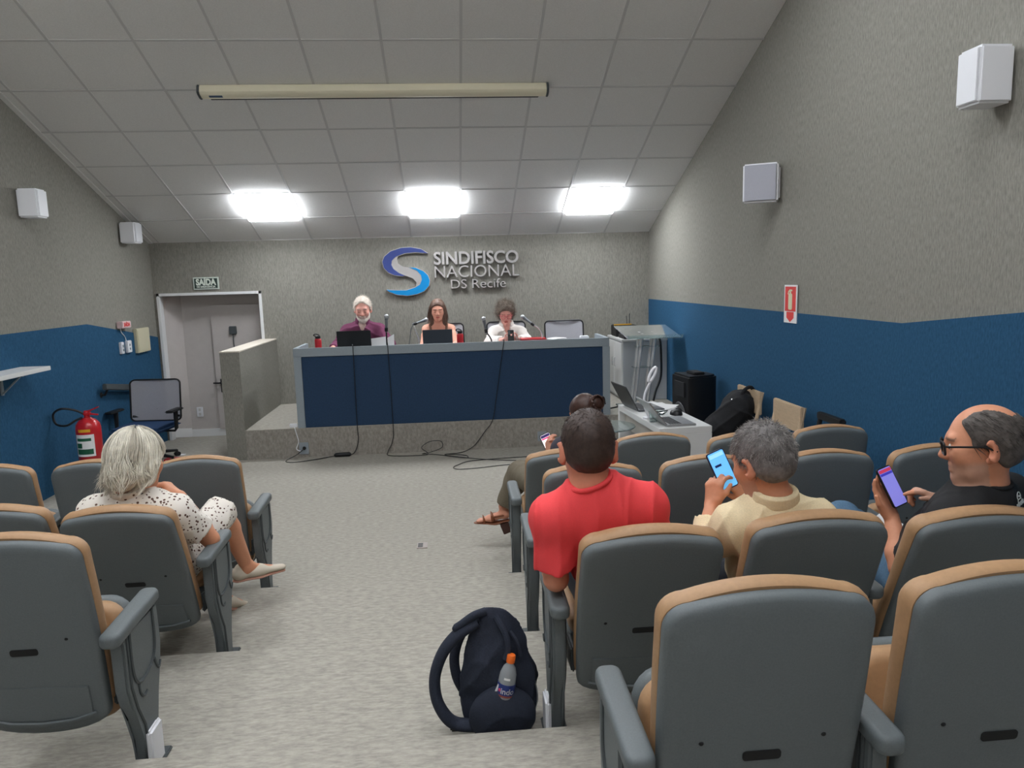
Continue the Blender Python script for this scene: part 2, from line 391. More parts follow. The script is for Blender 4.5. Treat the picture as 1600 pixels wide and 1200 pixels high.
def loft(name, outline, layers, m, parent, cx=0.0, cz=None):
    """layers: (inset factor toward centre, depth y); first and last layers are closed with a fan"""
    cz = cz if cz is not None else SH*0.5
    n = len(outline); verts = []; faces = []
    for ins, y in layers:
        for x, z in outline:
            dx, dz = x-cx, z-cz
            if ins >= 0:
                L = math.hypot(dx, dz); f = max(0.0, 1-ins/max(L, 1e-6))
            else: f = -ins
            verts.append((cx+dx*f, y, cz+dz*f))
    for l in range(len(layers)-1):
        for k in range(n):
            faces.append((l*n+k, l*n+(k+1) % n, (l+1)*n+(k+1) % n, (l+1)*n+k))
    faces.append(tuple(range(n))); faces.append(tuple((len(layers)-1)*n+k for k in range(n-1, -1, -1)))
    bm = bmesh.new(); vs = [bm.verts.new(v) for v in verts]
    for f in faces: bm.faces.new([vs[i] for i in f])
    bmesh.ops.recalc_face_normals(bm, faces=bm.faces[:])
    me = bpy.data.meshes.new(name); bm.to_mesh(me); bm.free(); me.materials.append(m)
    me.polygons.foreach_set('use_smooth', [True]*len(me.polygons))
    try: me.set_sharp_from_angle(angle=math.radians(50))
    except Exception: pass
    o = bpy.data.objects.new(name, me); return link(o, parent)
PIV = (0.0, -0.02, 0.205)
def make_seat(side):
    """side +1: the aisle armrest stands on +x, -1: on -x"""
    root = thing('auditorium_chair', 'x', 'chair', local=True)
    sh = loft('back_shell', shell_outline(), [(0.012, 0.0), (0.0, -0.006), (0.0, -0.022), (0.004, -0.030), (0.012, -0.035), (0.03, -0.038), (-0.6, -0.041), (-0.2, -0.043)], m_plastic, root)
    sh.location = PIV; sh.rotation_euler = (math.radians(10), 0, 0)
    b = MB(); b.prism(rrect(0.085, 0.024, 0.008), 0.004, Matrix(((1, 0, 0, 0), (0, 0, -1, -0.0415), (0, 1, 0, 0.335), (0, 0, 0, 1)))); b.build('handle_slot', m_slot, sh)
    for x in (-0.135, 0.135):
        MB().ball((x, -0.041, 0.375), (0.006, 0.004, 0.005), 8).build('screw_cap', m_slot, sh)
    b = MB(); b.prism([(-.165, .085), (-.12, .068), (0, .06), (.12, .068), (.165, .085), (.168, .19), (-.168, .205)], 0.006, Matrix(((1, 0, 0, 0), (0, 0, -1, -0.038), (0, 1, 0, 0), (0, 0, 0, 1))), bevel=0.002)
    b.tube([(-.175, -.043, .083), (-.1, -.047, .062), (0, -.049, .055), (.1, -.047, .062), (.175, -.043, .083)], 0.006, 6)
    b.build('lower_panel', m_plastic, sh)
    o = [(x, z) for x, z in shell_outline(0.004, 0.026) if True]
    o = [(x*1.0, max(z, 0.10)) for x, z in o]
    cu = loft('back_cushion', o, [(0.005, -0.004), (0.0, 0.003), (0.0, 0.022), (0.006, 0.042), (0.022, 0.060), (0.06, 0.073), (-0.5, 0.085), (-0.15, 0.088)], m_tan, root)
    cu.location = PIV; cu.rotation_euler = (math.radians(10), 0, 0)
    # folding seat: modelled flat, hinged at the back
    b = MB(); b.pillow(.41, .40, .085, .08, .032, Matrix.Translation((0, 0, -.005)), 0, .20)
    st = b.build('seat_cushion', m_tan, root); st.location = (0, 0.10, 0.22); st.rotation_euler = (math.radians(79), 0, 0)
    b = MB(); b.pillow(.418, .408, .088, .06, .026, Matrix.Translation((0, 0, -.048)), 0, .205)
    b.build('seat_pan', m_plastic, st)
    for sx in (-1, 1): MB().box((sx*0.215-0.008, -0.03, 0.27), (sx*0.215+0.008, 0.10, 0.36), bevel=0.006).build('hinge_plate', m_plastic_dk, root)
    make_arm(root, side*0.275)
    return root
def make_arm(root, x):
    pr = [(-.015, 0.0), (.075, 0.0), (.08, .12), (.105, .24), (.155, .33), (.165, .40), (.165, .545), (-.115, .545), (-.112, .36), (-.095, .30), (-.055, .23), (-.025, .14)]
    MB().prism(pr, 0.044, Matrix.Translation((x-0.022, 0, 0)) @ Mside, bevel=0.007).build('arm_panel', m_plastic, root)
    for sx in (-1, 1):
        px = x+sx*0.0225
        # U-shaped raised frame with a recessed field, and two moulded notches under it
        u = [(-.070, .54), (-.070, .43), (-.055, .37), (-.02, .345), (.04, .35), (.09, .375), (.115, .43), (.115, .54)]
        b = MB(); pts = curve_pts([(px, p[0], p[1]) for p in u], 4)
        b.tube(pts, 0.0065, 6)
        b.tube(curve_pts([(px, -.035, .345), (px, -.03, .31), (px, -.005, .285), (px, .02, .29)], 4), 0.005, 6)
        b.tube(curve_pts([(px, .10, .365), (px, .115, .33), (px, .13, .315), (px, .145, .335)], 4), 0.005, 6)
        b.tube([(px, -.09, .54), (px, -.088, .36), (px, -.06, .27), (px, -.02, .19), (px, -.004, .02)], 0.006, 6)
        b.build('arm_moulding', m_plastic_dk, root)
    Mp = Matrix.Translation((x, 0.0, 0.542)) @ Matrix.Rotation(math.radians(3), 4, 'X')
    MB().pillow(.066, .355, .026, .046, .015, Mp, 0, .008).build('arm_pad', m_plastic, root)
    MB().box((x-0.045, -0.045, 0), (x+0.045, 0.125, 0.012), bevel=0.004).build('foot_plate', m_plastic_dk, root)
def place(proto, x, y, z, label, group, tilt=10.0, seat=79.0, sz=0.16, rz=0.0):
    c = copy_tree(proto)
    c.location = (x, y, z); c['label'] = label; c['group'] = group; c.rotation_euler = (0, 0, rz)
    for ch in c.children:
        if ch.name.startswith(('back_shell', 'back_cushion')): ch.rotation_euler = (math.radians(tilt), 0, 0)
        if ch.name.startswith('seat_cushion'): ch.rotation_euler = (math.radians(seat), 0, 0); ch.location = (0, .07, .335) if seat < 12 else (0, .10, sz)
    return c
seat_r = make_seat(-1); seat_l = make_seat(+1)
G = 'auditorium seats'
R1, R2, R3, R4 = (4.32, 0.0), (3.36, 0.1), (2.44, 0.2), (1.52, 0.3)
place(seat_r, .62, *R1, 'grey-backed aisle seat under the woman with the bun, front row', G, 22, 4)
place(seat_r, 1.17, *R1, 'empty grey-backed seat in front of the white table with laptops, front row', G, 9)
place(seat_r, 1.72, *R1, 'empty front-row seat mostly hidden behind the grey-haired man’s head', G, 14)
place(seat_r, 2.27, *R1, 'empty seat at the right end of the front row below the black chair frame', G, 9)
place(seat_r, .615, *R2, 'empty aisle seat just behind the head and shoulders of the man in red', G, 12)
place(seat_r, 1.165, *R2, 'empty grey-backed seat between the red shirt and the blue-lit phone', G, 10)
place(seat_r, 1.725, *R2, 'empty grey-backed seat right of the grey-haired man’s head, second row', G, 10)
place(seat_r, 2.28, *R2, 'empty tan-edged seat by the right wall behind the violet-lit phone', G, 10)
r3a = place(seat_r, .60, *R3, 'reclined aisle seat with tan rim that the man in red leans out of', G, 23, 4)
place(seat_r, 1.15, *R3, 'reclined seat with tan rim that the man in the cream shirt sits in', G, 21, 4)
place(seat_r, 1.69, *R3, 'reclined seat with tan rim that the man in the black shirt sits in', G, 23, 4)
place(seat_r, .63, *R4, 'large empty seat nearest the camera, its grey back filling the lower right', G, 9, 77, .17)
place(seat_r, 1.172, *R4, 'empty seat at the lower right corner, beside the nearest grey back', G, 9, 74, .20)
place(seat_l, -1.445, *R1, 'empty aisle seat in the left front row, beside the bare shin of the white-haired woman', G, 12)
place(seat_l, -2.01, *R1, 'empty left front-row seat directly behind the white-haired woman’s shoulder, before the extinguisher', G, 11)
place(seat_l, -2.57, *R1, 'empty front-row seat cut by the left picture edge, next to the blue wall', G, 11)
place(seat_l, -1.405, *R2, 'reclined aisle seat with tan rim that the white-haired woman sits in', G, 25, 4)
place(seat_l, -1.93, *R2, 'reclined empty seat with tan rim at the left picture edge, second row', G, 21)
l3 = place(seat_l, -1.39, *R3, 'empty seat in the lower left corner with a big aisle armrest', G, 11, 79, .17)
for root, x, y, z, s in ((r3a, .60-.275, 2.44, .2, -1), (l3, -1.39+.275, 2.44, .2, 1)):
    b = MB(); b.box((s*0.275-0.010+s*0.032, -0.03, 0.014), (s*0.275+0.010+s*0.032, 0.07, 0.16), bevel=0.008, seg=3)
    o = b.build('aisle_light_box', m_white_plastic, None); o.parent = root; o['label'] = 'white plastic aisle box at the foot of the armrest'
for p in (seat_r, seat_l):
    for ch in list(p.children_recursive)+[p]: bpy.data.objects.remove(ch)

# ================================================================== PANEL DESK
e = thing('panel_desk', 'long panel desk with dark blue fabric front and grey laminate frame on the stage', 'desk', (0, 8.3, 0.321))
ZB = 0.322
b = MB(); b.box((-1.684, 7.952, 1.09), (1.73, 7.985, 1.183), bevel=0.003); b.build('front_lip', m_desk_grey, e)
for xa, xb in ((-1.684, -1.604), (1.655, 1.735)):
    MB().box((xa, 7.952, ZB), (xb, 7.985, 1.0895), bevel=0.003).build('front_stile', m_desk_grey, e)
MB().box((-1.603, 7.966, ZB), (1.654, 7.980, 1.088)).build('fabric_front', m_desk_blue, e)
for xa, xb in ((-1.684, -1.645), (1.695, 1.735)):
    MB().box((xa, 7.986, ZB), (xb, 8.62, 1.183), bevel=0.003).build('side_panel', m_desk_grey, e)
MB().box((-1.644, 7.986, 1.05), (1.694, 8.62, 1.085), bevel=0.003).build('desktop', mat('desk_top_light', (150, 156, 160), 0.4), e)
DT = 1.086
# ================================================================== WALL LETTERING AND EMBLEM
e = thing('wall_emblem', 'blue and chrome letter-S emblem of two crescents on the stage wall', 'emblem', (-.54, 9.66, 1.98))
Mw = Matrix(((1, 0, 0, 0), (0, 0, 1, 9.60), (0, 1, 0, 0), (0, 0, 0, 1)))       # (x,z) outline, depth toward the wall
topc = [(-0.257, 2.204), (-0.341, 2.259), (-0.472, 2.285), (-0.591, 2.281), (-0.725, 2.242), (-0.807, 2.179), (-0.837, 2.114), (-0.821, 2.035), (-0.765, 1.974), (-0.687, 1.939), (-0.595, 1.926), (-0.555, 1.928), (-0.633, 1.964), (-0.703, 2.018), (-0.727, 2.072), (-0.718, 2.124), (-0.662, 2.175), (-0.555, 2.212), (-0.422, 2.224), (-0.316, 2.213)]
lowc = [(-0.497, 2.033), (-0.418, 2.024), (-0.327, 1.982), (-0.269, 1.927), (-0.248, 1.86), (-0.262, 1.794), (-0.325, 1.729), (-0.42, 1.692), (-0.541, 1.675), (-0.673, 1.693), (-0.764, 1.729), (-0.803, 1.754), (-0.684, 1.746), (-0.551, 1.742), (-0.443, 1.773), (-0.374, 1.811), (-0.347, 1.876), (-0.356, 1.93), (-0.406, 1.991)]
silc = [(-0.718, 2.121), (-0.73, 2.065), (-0.703, 2.012), (-0.633, 1.961), (-0.542, 1.925), (-0.464, 1.893), (-0.418, 1.838), (-0.429, 1.783), (-0.372, 1.81), (-0.345, 1.876), (-0.355, 1.932), (-0.406, 1.995), (-0.494, 2.033), (-0.583, 2.048), (-0.638, 2.085), (-0.651, 2.142), (-0.633, 2.188), (-0.683, 2.163)]
sm = lambda P: [(p.x, p.y) for p in curve_pts([(a, c, 0) for a, c in P], 3, True)]
def scaled(P, d):
    n = len(P); out = []
    for i in range(n):
        t = Vector((P[(i+1) % n][0]-P[i-1][0], P[(i+1) % n][1]-P[i-1][1])).normalized()
        out.append((P[i][0]+t.y*d, P[i][1]-t.x*d))
    return out
def ccw(P): return P if sum(P[i-1][0]*P[i][1]-P[i][0]*P[i-1][1] for i in range(len(P))) > 0 else P[::-1]
for nme, P, m, y0 in (('crescent', topc, m_logo_navy, 9.606), ('crescent', lowc, m_logo_blue, 9.606)):
    P = ccw(P)
    MB().prism(scaled(P, 0.007), 0.05, Matrix.Translation((0, .012, 0)) @ Mw).build('crescent_rim', m_brushed, e, angle=30)
    MB().prism(P, 0.03, Matrix.Translation((0, .004, 0)) @ Mw).build('crescent', m, e, angle=30)
MB().prism(ccw(silc), 0.04, Matrix.Translation((0, .02, 0)) @ Mw).build('chrome_band', m_brushed, e, angle=30)
def wall_text(name, body, xc, zc, width, height, bold, label, sp=1.0):
    M0 = Matrix(((1, 0, 0, 0), (0, 0, -1, 0), (0, 1, 0, 0), (0, 0, 0, 1)))
    o = text_obj(name, body, 1.0, m_brushed, Matrix.Identity(4), None, depth=0.0, bold=bold, spacing=sp)
    xs = [v.co.x for v in o.data.vertices]; ys = [v.co.y for v in o.data.vertices]
    bpy.data.objects.remove(o)
    w0, h0 = max(xs)-min(xs), max(ys)-min(ys); cx, cyy = (max(xs)+min(xs))/2, (max(ys)+min(ys))/2
    s = height/h0; sx = width/w0
    M = Matrix.Translation((xc, 9.628, zc)) @ M0 @ Matrix.Diagonal((sx, s, 1, 1)) @ Matrix.Translation((-cx, -cyy, 0))
    o = text_obj(name, body, 1.0, m_brushed, M, None, depth=0.034, bold=bold, spacing=sp, bev=0.004)
    e = thing(name, label, 'lettering', (xc, 9.66, zc-height/2))
    bm = bmesh.new(); bm.from_mesh(o.data); bpy.data.objects.remove(o)
    left = set(bm.verts); isl = []
    while left:
        st = [left.pop()]; grp = set(st)
        while st:
            v = st.pop()
            for ed in v.link_edges:
                q = ed.other_vert(v)
                if q in left: left.discard(q); grp.add(q); st.append(q)
        isl.append(grp)
    isl.sort(key=lambda gq: min(v.co.x for v in gq)); merged = []
    for gq in isl:
        a, b2 = min(v.co.x for v in gq), max(v.co.x for v in gq)
        if merged and (a+b2)/2 < merged[-1][1]: merged[-1][0] |= gq; merged[-1][1] = max(merged[-1][1], b2)
        else: merged.append([set(gq), b2])
    for gq, _ in merged:
        idx = {v: k for k, v in enumerate(gq)}
        fs = [[idx[v] for v in f.verts] for f in bm.faces if f.verts[0] in idx]
        raw('letter', [v.co.copy() for v in gq], fs, m_brushed, e, smooth=False)
    bm.free(); return e
wall_text('wall_lettering', 'SINDIFISCO', 0.36, 2.138, 1.09, 0.165, 0.022, 'top line of chrome wall letters, bold capitals reading SINDIFISCO')
wall_text('wall_lettering', 'NACIONAL', 0.365, 1.966, 1.09, 0.150, -0.004, 'middle line of chrome wall letters, thin capitals reading NACIONAL')
wall_text('wall_lettering', 'DS Recife', 0.378, 1.806, 0.71, 0.115, -0.002, 'lowest line of chrome wall letters reading DS Recife')

# ================================================================== THINGS ON THE WALLS AND CEILING
e = thing('projector_screen', 'long cream projector screen casing, rolled up, fixed across the sloping ceiling', 'projector screen', Mc @ Vector((-0.72, 3.1, 0.1)))
hx0, hx1 = -2.03-X0, 0.915-X0
Ms = Mc @ Matrix.Translation((0, 3.145, 0))
def casing(x0, x1, g=0.0): 
    pr = [(-.058-g, 0.0), (.050+g, 0.0), (.055+g, .02), (.050+g, .062+g), (.032, .076+g), (-.022, .078+g), (-.048-g, .068+g), (-.058-g, .04)]
    return MB().prism(pr, x1-x0, Ms @ Matrix(((0, 0, 1, x0), (1, 0, 0, 0), (0, 1, 0, 0), (0, 0, 0, 1))), bevel=0.004)
casing(hx0, hx1).build('casing', m_cream, e)
casing(hx0-.02, hx0, .004).build('end_cap', m_plastic_dk, e); casing(hx1, hx1+.02, .004).build('end_cap', m_plastic_dk, e)
MB().box((hx0+.06, -0.078, 0.035), (hx1-.06, -0.056, 0.062), Ms, bevel=0.005).build('bottom_bar', m_black, e)
MB().box((hx0+.07, -0.010, 0.076), (hx0+.18, 0.014, 0.0805), Ms).build('maker_plate', mat('blue_plate', (60, 82, 110), .4), e)
def wall_speaker(x, y, z, label, turn, grp, wx=0.17, wy=0.20, h=0.27, grille=True):
    """a small box loudspeaker on its wall bracket; turn = direction its grille faces (radians from +x)"""
    t = thing('wall_speaker', label, 'speaker', (x, y, z), group=grp)
    M = Matrix.Translation((x, y, z)) @ Matrix.Rotation(turn, 4, 'Z')
    MB().box((-wx/2, -wy/2, 0), (wx/2, wy/2, h), M, bevel=0.012, seg=3).build('cabinet', m_white_plastic, t)
    MB().box((wx/2-.002, -wy/2+.012, .012), (wx/2+.006, wy/2-.012, h-.012), M, bevel=0.004).build('grille', mat('grille_grey', (176, 178, 188), .8, kind=1, scale=400, amt=.12) if grille else m_white_plastic, t)
    xw = XR-0.002 if x > 0 else XL+0.002; s = 1 if x > 0 else -1
    b = MB(); b.box((min(xw, xw-s*.02), y-.05, z+.03), (max(xw, xw-s*.02), y+.05, z+h-.03), bevel=0.004); b.tube([(xw-s*.01, y, z+h/2), (x, y, z+h/2)], 0.016)
    b.build('bracket', m_white_plastic, t)
GS = 'white wall loudspeakers'
wall_speaker(2.505, 5.83, 2.40, 'white box loudspeaker with grey square grille, above the red extinguisher sign', PI*1.34, GS, 0.13, 0.265, 0.30)
wall_speaker(2.545, 3.42, 2.60, 'plain white loudspeaker high on the right wall at the picture edge', PI, GS, 0.17, 0.16, 0.26, False)
wall_speaker(-3.61, 6.93, 2.50, 'white loudspeaker high on the left wall nearest the left picture edge', 0, GS, 0.17, 0.17, 0.245, False)
wall_speaker(-3.61, 8.92, 2.375, 'white loudspeaker high on the left wall nearest the doorway', 0, GS, 0.17, 0.2, 0.235, False)
# exit sign over the niche
My = lambda x, y, z: Matrix(((1, 0, 0, x), (0, 0, -1, y), (0, 1, 0, z), (0, 0, 0, 1)))     # local xy -> world xz, facing -y
e = thing('exit_sign', 'dark green exit sign reading SAÍDA over the doorway', 'sign', (-3.055, 9.66, 1.83))
MB().box((-3.212, 9.650, 1.825), (-2.897, 9.662, 1.98), bevel=0.002).build('board', mat('sign_rim', (206, 216, 206), .6), e)
MB().box((-3.195, 9.646, 1.842), (-2.914, 9.651, 1.964)).build('field', m_darkgreen, e)
m_pale = mat('photoluminescent_white', (222, 230, 218), .6)
text_obj('lettering', 'SAÍDA', 0.105, m_pale, My(-3.055, 9.645, 1.915), e, depth=.001, bold=.005, xscale=0.82)
text_obj('lettering', 'DE EMERGÊNCIA', 0.032, m_pale, My(-3.055, 9.645, 1.859), e, depth=.001, bold=.001, xscale=0.95)
# extinguisher sign on the right wall
MxR = lambda y, z, x=XR-.012: Matrix(((0, 0, -1, x), (-1, 0, 0, y), (0, 1, 0, z), (0, 0, 0, 1)))   # local x -> -y (left to right for a viewer in the room), facing -x
e = thing('extinguisher_sign', 'white and red extinguisher sign with down arrow on the right wall', 'sign', (XR-.01, 5.53, 1.46))
MB().box((XR-.014, 5.425, 1.455), (XR-.008, 5.636, 1.748)).build('board', m_paper, e)
MB().box((XR-.0155, 5.442, 1.545), (XR-.0138, 5.62, 1.735)).build('red_field', m_redsign, e)
b = MB(); M2 = MxR(5.53, 1.55, XR-.0154)
b.prism(rrect(.062, .125, .014, cy=.07), .0015, M2); b.prism([(-.012, .13), (.012, .13), (.012, .15), (-.012, .15)], .0015, M2)
b.prism([(-.045, .128), (-.034, .15), (-.01, .164), (.03, .162), (.03, .15), (-.008, .152), (-.026, .14), (-.033, .124)], .0015, M2)
b.build('extinguisher_symbol', mat('symbol_cream', (216, 212, 178), .6), e, smooth=False)
MB().prism([(-.06, .0), (.06, .0), (.06, -.045), (.0, -.078), (-.06, -.045)], .0015, MxR(5.53, 1.54, XR-.0140)).build('down_arrow', m_redsign, e, smooth=False)
# small electrics on the left wall
MxL = lambda y, z, x=XL+.03: Matrix(((0, 0, 1, x), (1, 0, 0, y), (0, 1, 0, z), (0, 0, 0, 1)))     # facing +x
e = thing('emergency_light', 'small white emergency box with red letters above two white switches', 'lamp', (-3.68, 8.64, 1.44))
MB().box((XL+.008, 8.53, 1.425), (XL+.075, 8.75, 1.50), bevel=0.006).build('housing', mat('pinkish_white', (222, 196, 196), .5), e)
text_obj('lettering', 'SAÍDA', 0.055, m_redsign, Matrix.Translation((XL+.0755, 8.64, 1.4625)) @ Matrix(((0, 0, 1, 0), (1, 0, 0, 0), (0, 1, 0, 0), (0, 0, 0, 1))), e, depth=.001, bold=.003)
b = MB(); b.tube(curve_pts([(XL+.014, 8.60, 1.43), (XL+.014, 8.62, 1.38), (XL+.014, 8.70, 1.32), (XL+.014, 8.72, 1.27)]), .005, 6); b.build('wire', m_white_plastic, e)
for y0, y1, z0, z1, lab in ((8.535, 8.60, 1.14, 1.272, 'narrow white switch box on the blue wall, left of its pair'), (8.69, 8.80, 1.14, 1.275, 'wider white switch box on the blue wall, right of its pair')):
    e = thing('switch_box', lab, 'switch', (XL+.01, (y0+y1)/2, z0), group='switch boxes on the left wall')
    MB().box((XL+.006, y0, z0), (XL+.04, y1, z1), bevel=0.005).build('box', m_white_plastic, e)
    b = MB(); b.box((XL+.038, (y0+y1)/2-.012, z0+.03), (XL+.046, (y0+y1)/2+.012, z0+.055), bevel=.002); b.box((XL+.038, (y0+y1)/2-.012, z0+.075), (XL+.046, (y0+y1)/2+.012, z0+.10), bevel=.002); b.build('rocker', m_desk_grey, e)
e = thing('panel_cover', 'beige metal cover plate on the left wall beside the doorway', 'cover', (XL+.01, 9.12, 1.11))
MB().box((XL+.004, 8.945, 1.11), (XL+.05, 9.30, 1.395), bevel=0.006).build('cover', m_beige_plate, e)
MB().box((XL+.049, 8.965, 1.13), (XL+.054, 9.28, 1.375), bevel=0.002).build('lid', m_beige_plate, e)
e = thing('wall_rail', 'short dark handrail on the blue left wall behind the mesh office chair', 'rail', (XL+.04, 8.4, .82))
MB().box((-.02, 0, -.033), (.02, 1.08, .033), Matrix.Translation((XL+.08, 7.93, .855)) @ Matrix.Rotation(-.15, 4, 'X'), bevel=0.008).build('bar', m_plastic_dk, e)
for y in (8.0, 8.9): 
    b = MB(); zz = .80-.15*(y-8.0); b.tube([(XL+.005, y, zz-.04), (XL+.05, y, zz-.04), (XL+.08, y, zz+.02)], .012, 8); b.ball((XL+.01, y, zz-.04), (.012, .03, .03), 10); b.build('bracket', m_black_matte, e)
e = thing('wall_shelf', 'white shelf board fixed to the blue left wall at the picture edge', 'shelf', (-3.6, 5.0, 1.19))
MB().box((XL+.006, 2.2, 1.186), (-3.458, 6.625, 1.222), bevel=0.003).build('board', m_white, e)
for y in (3.0, 6.3): 
    b = MB(); b.box((XL+.006, y, 1.02), (XL+.02, y+.03, 1.186)); b.box((XL+.006, y, 1.17), (-3.52, y+.03, 1.186)); b.tube([(XL+.015, y+.015, 1.03), (-3.54, y+.015, 1.175)], .008, 6); b.build('bracket', m_desk_grey, e)
# sockets and cables at the stage front
for x0, x1, z0, z1, lab in ((-1.685, -1.585, .035, .165, 'grey power socket with a black plug at the left foot of the stage'), (.91, 1.01, .06, .17, 'grey power socket low on the stage front behind the raised phone')):
    e = thing('floor_socket', lab, 'socket', ((x0+x1)/2, 7.945, z0), group='sockets on the stage front')
    MB().box((x0, 7.938, z0), (x1, 7.950, z1), bevel=0.004).build('plate', mat('socket_grey', (150, 158, 166), .5), e)
    MB().box((x0+.022, 7.934, z0+.03), (x1-.022, 7.940, z1-.03), bevel=0.003).build('insert', m_desk_grey, e)
def cable(name, label, pts, r=0.004, m=None, cat='cable', n=7):
    o = MB().tube(curve_pts(pts, n), r, 7).build(name, m or m_black, None)
    return tag(o, label, cat)
cable('power_cable', 'black power cable with an inline adapter from the desk to the left stage socket',
      [(-1.06, 8.0, 1.20), (-1.055, 7.945, 1.195), (-1.05, 7.938, 1.1), (-1.053, 7.938, .33), (-1.047, 7.935, .186), (-1.081, 7.93, .06), (-1.14, 7.90, .014), (-1.30, 7.885, .014), (-1.467, 7.80, .008), (-1.695, 7.706, .008), (-1.80, 7.78, .008), (-1.70, 7.87, .05), (-1.632, 7.925, .10)], .0042)
o = MB().tube([(-1.13, 7.90, .022), (-1.15, 7.90, .022), (-1.29, 7.885, .022), (-1.31, 7.884, .02)], [.012, .024, .024, .012], 8).build('adapter', m_black, bpy.data.objects['power_cable'])
o = MB().tube([(-1.632, 7.92, .10), (-1.63, 7.937, .105)], [.016, .02], 8).build('plug', m_black, bpy.data.objects['power_cable'])
cable('microphone_cable', 'black microphone cable over the desk front that loops on the floor',
      [(-.70, 8.05, 1.19), (-.69, 7.95, 1.192), (-.682, 7.938, 1.15), (-.668, 7.938, .33), (-.685, 7.935, .133), (-.735, 7.92, .03), (-.70, 7.80, .008), (-.358, 7.753, .008), (-.30, 7.82, .012), (-.37, 7.89, .06), (-.28, 7.905, .12), (-.16, 7.905, .12), (-.15, 7.90, .05), (-.27, 7.86, .014), (-.36, 7.80, .012), (-.25, 7.76, .012), (.02, 7.60, .008), (.12, 7.55, .008), (.10, 7.66, .008), (-.1, 7.76, .008)])
cable('microphone_cable', 'black cable from the desk’s right half that runs loosely over the floor to the right',
      [(.56, 8.05, 1.19), (.565, 7.95, 1.192), (.56, 7.938, 1.15), (.47, 7.938, .6), (.419, 7.935, .33), (.323, 7.932, .194), (.198, 7.93, .042), (.06, 7.80, .008), (-.12, 7.70, .016), (.10, 7.52, .016), (.35, 7.42, .008), (.65, 7.32, .008), (1.0, 7.20, .008)])
cable('floor_cable', 'black cable lying in a wide bend on the carpet before the stage', [(1.0, 7.35, .008), (.6, 7.20, .008), (.427, 7.159, .008), (.2, 7.10, .008), (.02, 7.09, .008), (-.03, 7.17, .008), (.02, 7.27, .008), (.147, 7.40, .008), (.5, 7.455, .008), (.784, 7.47, .008), (1.05, 7.46, .008)])
cable('charger_cable', 'thin white cable with a white adapter hanging at the left end of the desk', [(-1.72, 7.96, .36), (-1.715, 7.93, .33), (-1.70, 7.93, .26), (-1.685, 7.93, .18), (-1.71, 7.928, .10), (-1.67, 7.925, .075)], .005, m_white_plastic)
o = MB().box((-1.77, 7.93, .335), (-1.69, 7.965, .375), bevel=.006).build('adapter', m_white_plastic, bpy.data.objects['charger_cable'])
e = thing('floor_outlet', 'small metal floor outlet plate set in the aisle carpet', 'outlet', (-.262, 5.04, 0))
MB().box((-.30, 4.98, -.01), (-.225, 5.09, .006), bevel=.002).build('plate', mat('outlet_plate', (168, 158, 152), .4, .3), e)
b = MB(); 
for k in range(3): b.box((-.292, 5.0+.027*k, .005), (-.258, 5.012+.027*k, .009))
b.build('slots', m_plastic_dk, e)
e = thing('red_carton', 'small red carton lying on the carpet by the office chair', 'carton', (-3.05, 8.05, 0))
MB().box((-3.13, 7.99, 0), (-2.98, 8.10, .035), bevel=.003).build('carton', m_redsat, e)
MB().box((-3.11, 7.985, .01), (-3.03, 7.991, .026)).build('label_panel', m_paper, e)
e = tag(MB().prism([(-.05, -.02), (.05, -.03), (.055, .02), (-.03, .035)], .004, Matrix.Translation((-3.08, 8.35, 0)) @ Matrix.Rotation(.06, 4, 'X')).build('paper_scrap', m_paper), 'white scrap of paper on the carpet behind the red carton', 'paper')

# ================================================================== FIRE EXTINGUISHER
ex, ey = -3.41, 7.05
e = thing('fire_extinguisher', 'red fire extinguisher with black hose on a chrome floor stand', 'extinguisher', (ex, ey, 0))
Me = Matrix.Translation((ex, ey, .285))
MB().lathe([(0, 0), (.095, 0), (.105, .012), (.107, .30), (.10, .34), (.075, .375), (.045, .392), (.04, .40), (0, .40)], 28, Me).build('cylinder', m_red, e)
for r0, z0, z1, a0, a1, m, nme in ((.1085, .05, .255, -2.35, -.75, m_paper, 'paper_label'), (.1092, .195, .222, -2.2, -1.0, m_green, 'green_stripe'), (.1092, .13, .175, -2.25, -1.75, m_green, 'green_block'), (.1092, .07, .12, -2.25, -.9, m_green, 'green_block'), (.1085, .278, .305, -2.0, -1.0, m_yellow, 'yellow_label')):
    MB().lathe([(r0, z0), (r0, z1)], 12, Me, a0, a1).build(nme, m, e)
b = MB(); b.lathe([(.026, .395), (.026, .45), (.018, .46), (0, .46)], 14, Me); b.box((-.02, -.03, .42), (.03, .03, .45), Me, bevel=.006); b.build('valve', m_red, e)
b = MB(); b.prism([(-.02, .45), (.02, .452), (.11, .492), (.112, .502), (.02, .468), (-.02, .465)], .024, Me @ Matrix(((1, 0, 0, 0), (0, 0, 1, -.012), (0, 1, 0, 0), (0, 0, 0, 1)))); b.prism([(0, .43), (.1, .418), (.1, .43), (0, .445)], .02, Me @ Matrix(((1, 0, 0, 0), (0, 0, 1, -.01), (0, 1, 0, 0), (0, 0, 0, 1)))); b.build('lever', m_red, e)
b = MB(); b.tube(curve_pts([(ex-.02, ey, .285+.43), (ex-.08, ey-.03, .285+.475), (ex-.19, ey-.06, .285+.50), (ex-.27, ey-.05, .285+.45), (ex-.25, ey-.06, .285+.36), (ex-.15, ey-.08, .285+.345), (ex-.08, ey-.05, .285+.385), (ex-.03, ey-.03, .285+.405)], 8), .010, 8); b.build('hose', m_black, e)
b = MB()
ring = [(ex+.115*math.cos(a), ey+.115*math.sin(a), .27) for a in [2*PI*k/24 for k in range(25)]]
b.tube(ring, .009, 8, cap=False); b.tube([(p[0], p[1], .012) for p in ring], .009, 8, cap=False)
